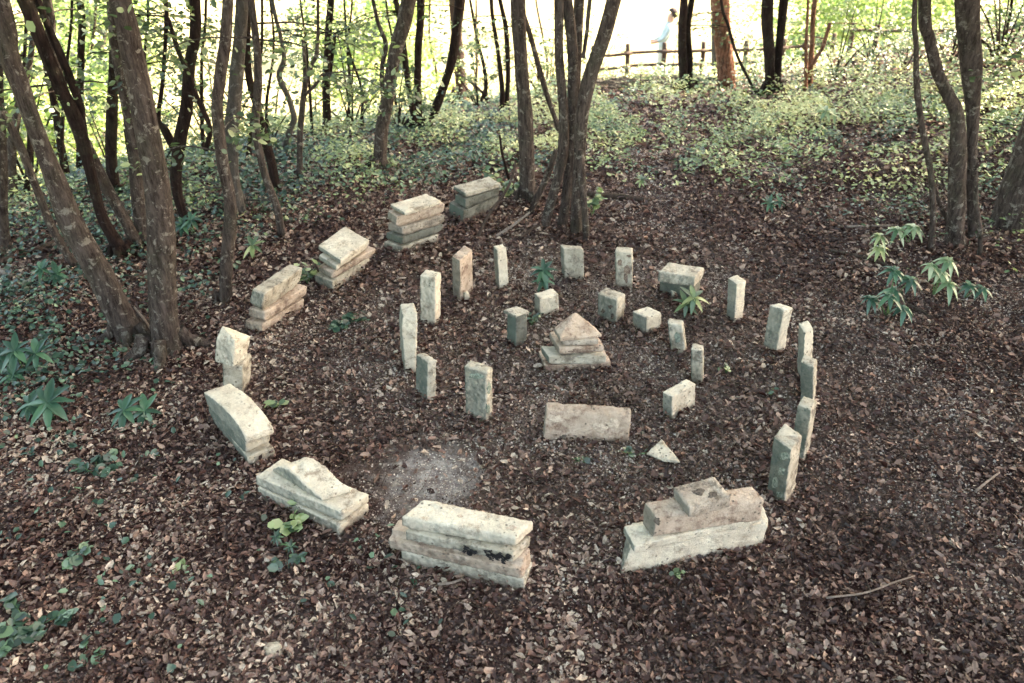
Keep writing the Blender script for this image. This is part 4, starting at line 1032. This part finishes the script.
sprig('fern-like sprig left of the dark squat pillar', 531, 325, .07, .1, 22, M_ivy, .03)
sprig('young sapling with yellow-green leaves by the farthest stack', 508, 200, .22, .38, 80, M_herb, .055)
sprig('yellow-green sprig at the right foot of the many-stemmed tree', 592, 216, .16, .22, 50, M_herb, .055)
sprig('green sprig between the left back stack and slanting stack', 308, 284, .1, .2, 40, M_herb, .05)
sprig('leafy patch in front of the left back stack', 338, 324, .22, .09, 60, M_ivy, .05)
sprig('seedling above the front moulded stack beside the curved stack', 278, 408, .07, .06, 12, M_herb, .05)
sprig('ivy shoots on the litter left of the front left slabs', 100, 478, .2, .05, 40, M_ivy, .05)
sprig('dark ivy clump in the lower left corner', 30, 630, .22, .08, 60, M_ivy, .055)
sprig('ivy sprig above the lower left corner clump', 74, 560, .12, .06, 24, M_ivy, .05)
sprig('pale and dark leaf pair near the bottom left edge', 90, 660, .08, .04, 12, M_ivy, .05)
sprig('green leaf by the thin twig, lower left', 178, 572, .07, .03, 8, M_herb, .04)

# ------------------------------------------------------------------ person behind the fence
def person():
    pc = on_y(663, 78, 18.2); g = Vector((pc.x-.08, 18.2, pc.z-.30)); k = .98
    t = empty('person', g, 'person in pale trousers and blue top leaning forward behind the fence', 'person')
    J = [((0, 0, .95), .15), ((.02, 0, 1.15), .13), ((.06, 0, 1.36), .14), ((.10, 0, 1.47), .06), ((.12, -.01, 1.56), .09), ((.13, -.01, 1.67), .085),
         ((-.02, -.1, .90), .105), ((-.04, -.12, .50), .07), ((-.02, -.1, .08), .045), ((-.10, -.2, .03), .045),
         ((.02, .1, .90), .105), ((.05, .12, .50), .07), ((.03, .1, .08), .045), ((-.05, .02, .03), .045),
         ((.10, -.2, 1.40), .06), ((-.05, -.26, 1.18), .045), ((-.24, -.26, 1.12), .035), ((-.32, -.26, 1.11), .03),
         ((.16, .2, 1.38), .06), ((.04, .28, 1.14), .045), ((-.16, .24, 1.06), .035), ((-.24, .22, 1.05), .03)]
    E = [(0, 1), (1, 2), (2, 3), (3, 4), (4, 5), (0, 6), (6, 7), (7, 8), (8, 9), (0, 10), (10, 11), (11, 12), (12, 13), (2, 14), (14, 15), (15, 16), (16, 17), (2, 18), (18, 19), (19, 20), (20, 21)]
    me = bpy.data.meshes.new('b'); me.from_pydata([j[0] for j in J], E, []); o = bpy.data.objects.new('tmpb', me); COL.objects.link(o)
    o.modifiers.new('s', 'SKIN'); sv = me.skin_vertices[0].data
    for i, j in enumerate(J): sv[i].radius = (j[1], j[1]*(.85 if i in (0, 1, 2) else 1))
    sv[0].use_root = True
    m = o.modifiers.new('u', 'SUBSURF'); m.levels = 2; m.render_levels = 2
    dg = bpy.context.evaluated_depsgraph_get(); b = bpy.data.meshes.new_from_object(o.evaluated_get(dg)); bpy.data.objects.remove(o)
    mats = [plain('skin', (.48, .30, .22)), plain('blue_cloth', (.34, .40, .40)), plain('pale_trousers', (.5, .5, .46)), plain('dark_hair', (.03, .02, .018))]
    b.materials.clear()
    for m_ in mats: b.materials.append(m_)
    for p in b.polygons:
        c = p.center; p.use_smooth = True
        hand = c.x < -.17 and c.z > 1.0
        p.material_index = 0 if (c.z > 1.5 or hand) else (1 if c.z > .98 else (2 if c.z > .1 else 3))
    body = link('body', b, t)
    hb = bmesh.new(); bmesh.ops.create_icosphere(hb, subdivisions=3, radius=.115)
    for v_ in hb.verts:
        v_.co += v_.normal*noise.noise(v_.co*20)*.012
        if v_.co.x < -.02 and v_.co.z < .04: v_.co.x *= .3
    bmesh.ops.translate(hb, verts=hb.verts, vec=(.15, 0, 1.66)); hm = bpy.data.meshes.new('hair'); hb.to_mesh(hm); hb.free()
    link('hair', hm, t, mats[3])
person()

# ------------------------------------------------------------------ light
w = bpy.data.worlds.new('World'); sc.world = w; w.use_nodes = True; nt = w.node_tree
sky = nt.nodes.new('ShaderNodeTexSky'); sky.sky_type = 'NISHITA'; sky.sun_disc = False
EL, AZ = math.radians(36), math.radians(68)
sky.sun_elevation = EL; sky.sun_rotation = AZ; sky.air_density = 1.0; sky.dust_density = 2.5; sky.ozone_density = 1.0
bg = nt.nodes['Background']; nt.links.new(mix(nt, 1.0, sky.outputs[0], (1.17, 1.0, .82), 'MULTIPLY'), bg.inputs[0]); bg.inputs[1].default_value = .15
sd = bpy.data.lights.new('sun', 'SUN'); sd.energy = 4.0; sd.angle = math.radians(.6); sd.color = (1, .86, .66)
so = bpy.data.objects.new('sun', sd); COL.objects.link(so)
dirv = Vector((math.sin(AZ)*math.cos(EL), math.cos(AZ)*math.cos(EL), math.sin(EL)))
so.rotation_euler = dirv.to_track_quat('Z', 'Y').to_euler()
vs = sc.view_settings; vs.view_transform = 'Standard'; vs.look = 'None'; vs.gamma = 1; vs.exposure = 3.62
sc.cycles.max_bounces = 6; sc.cycles.diffuse_bounces = 3; sc.cycles.glossy_bounces = 2; sc.cycles.transmission_bounces = 3
sc.cycles.use_denoising = True
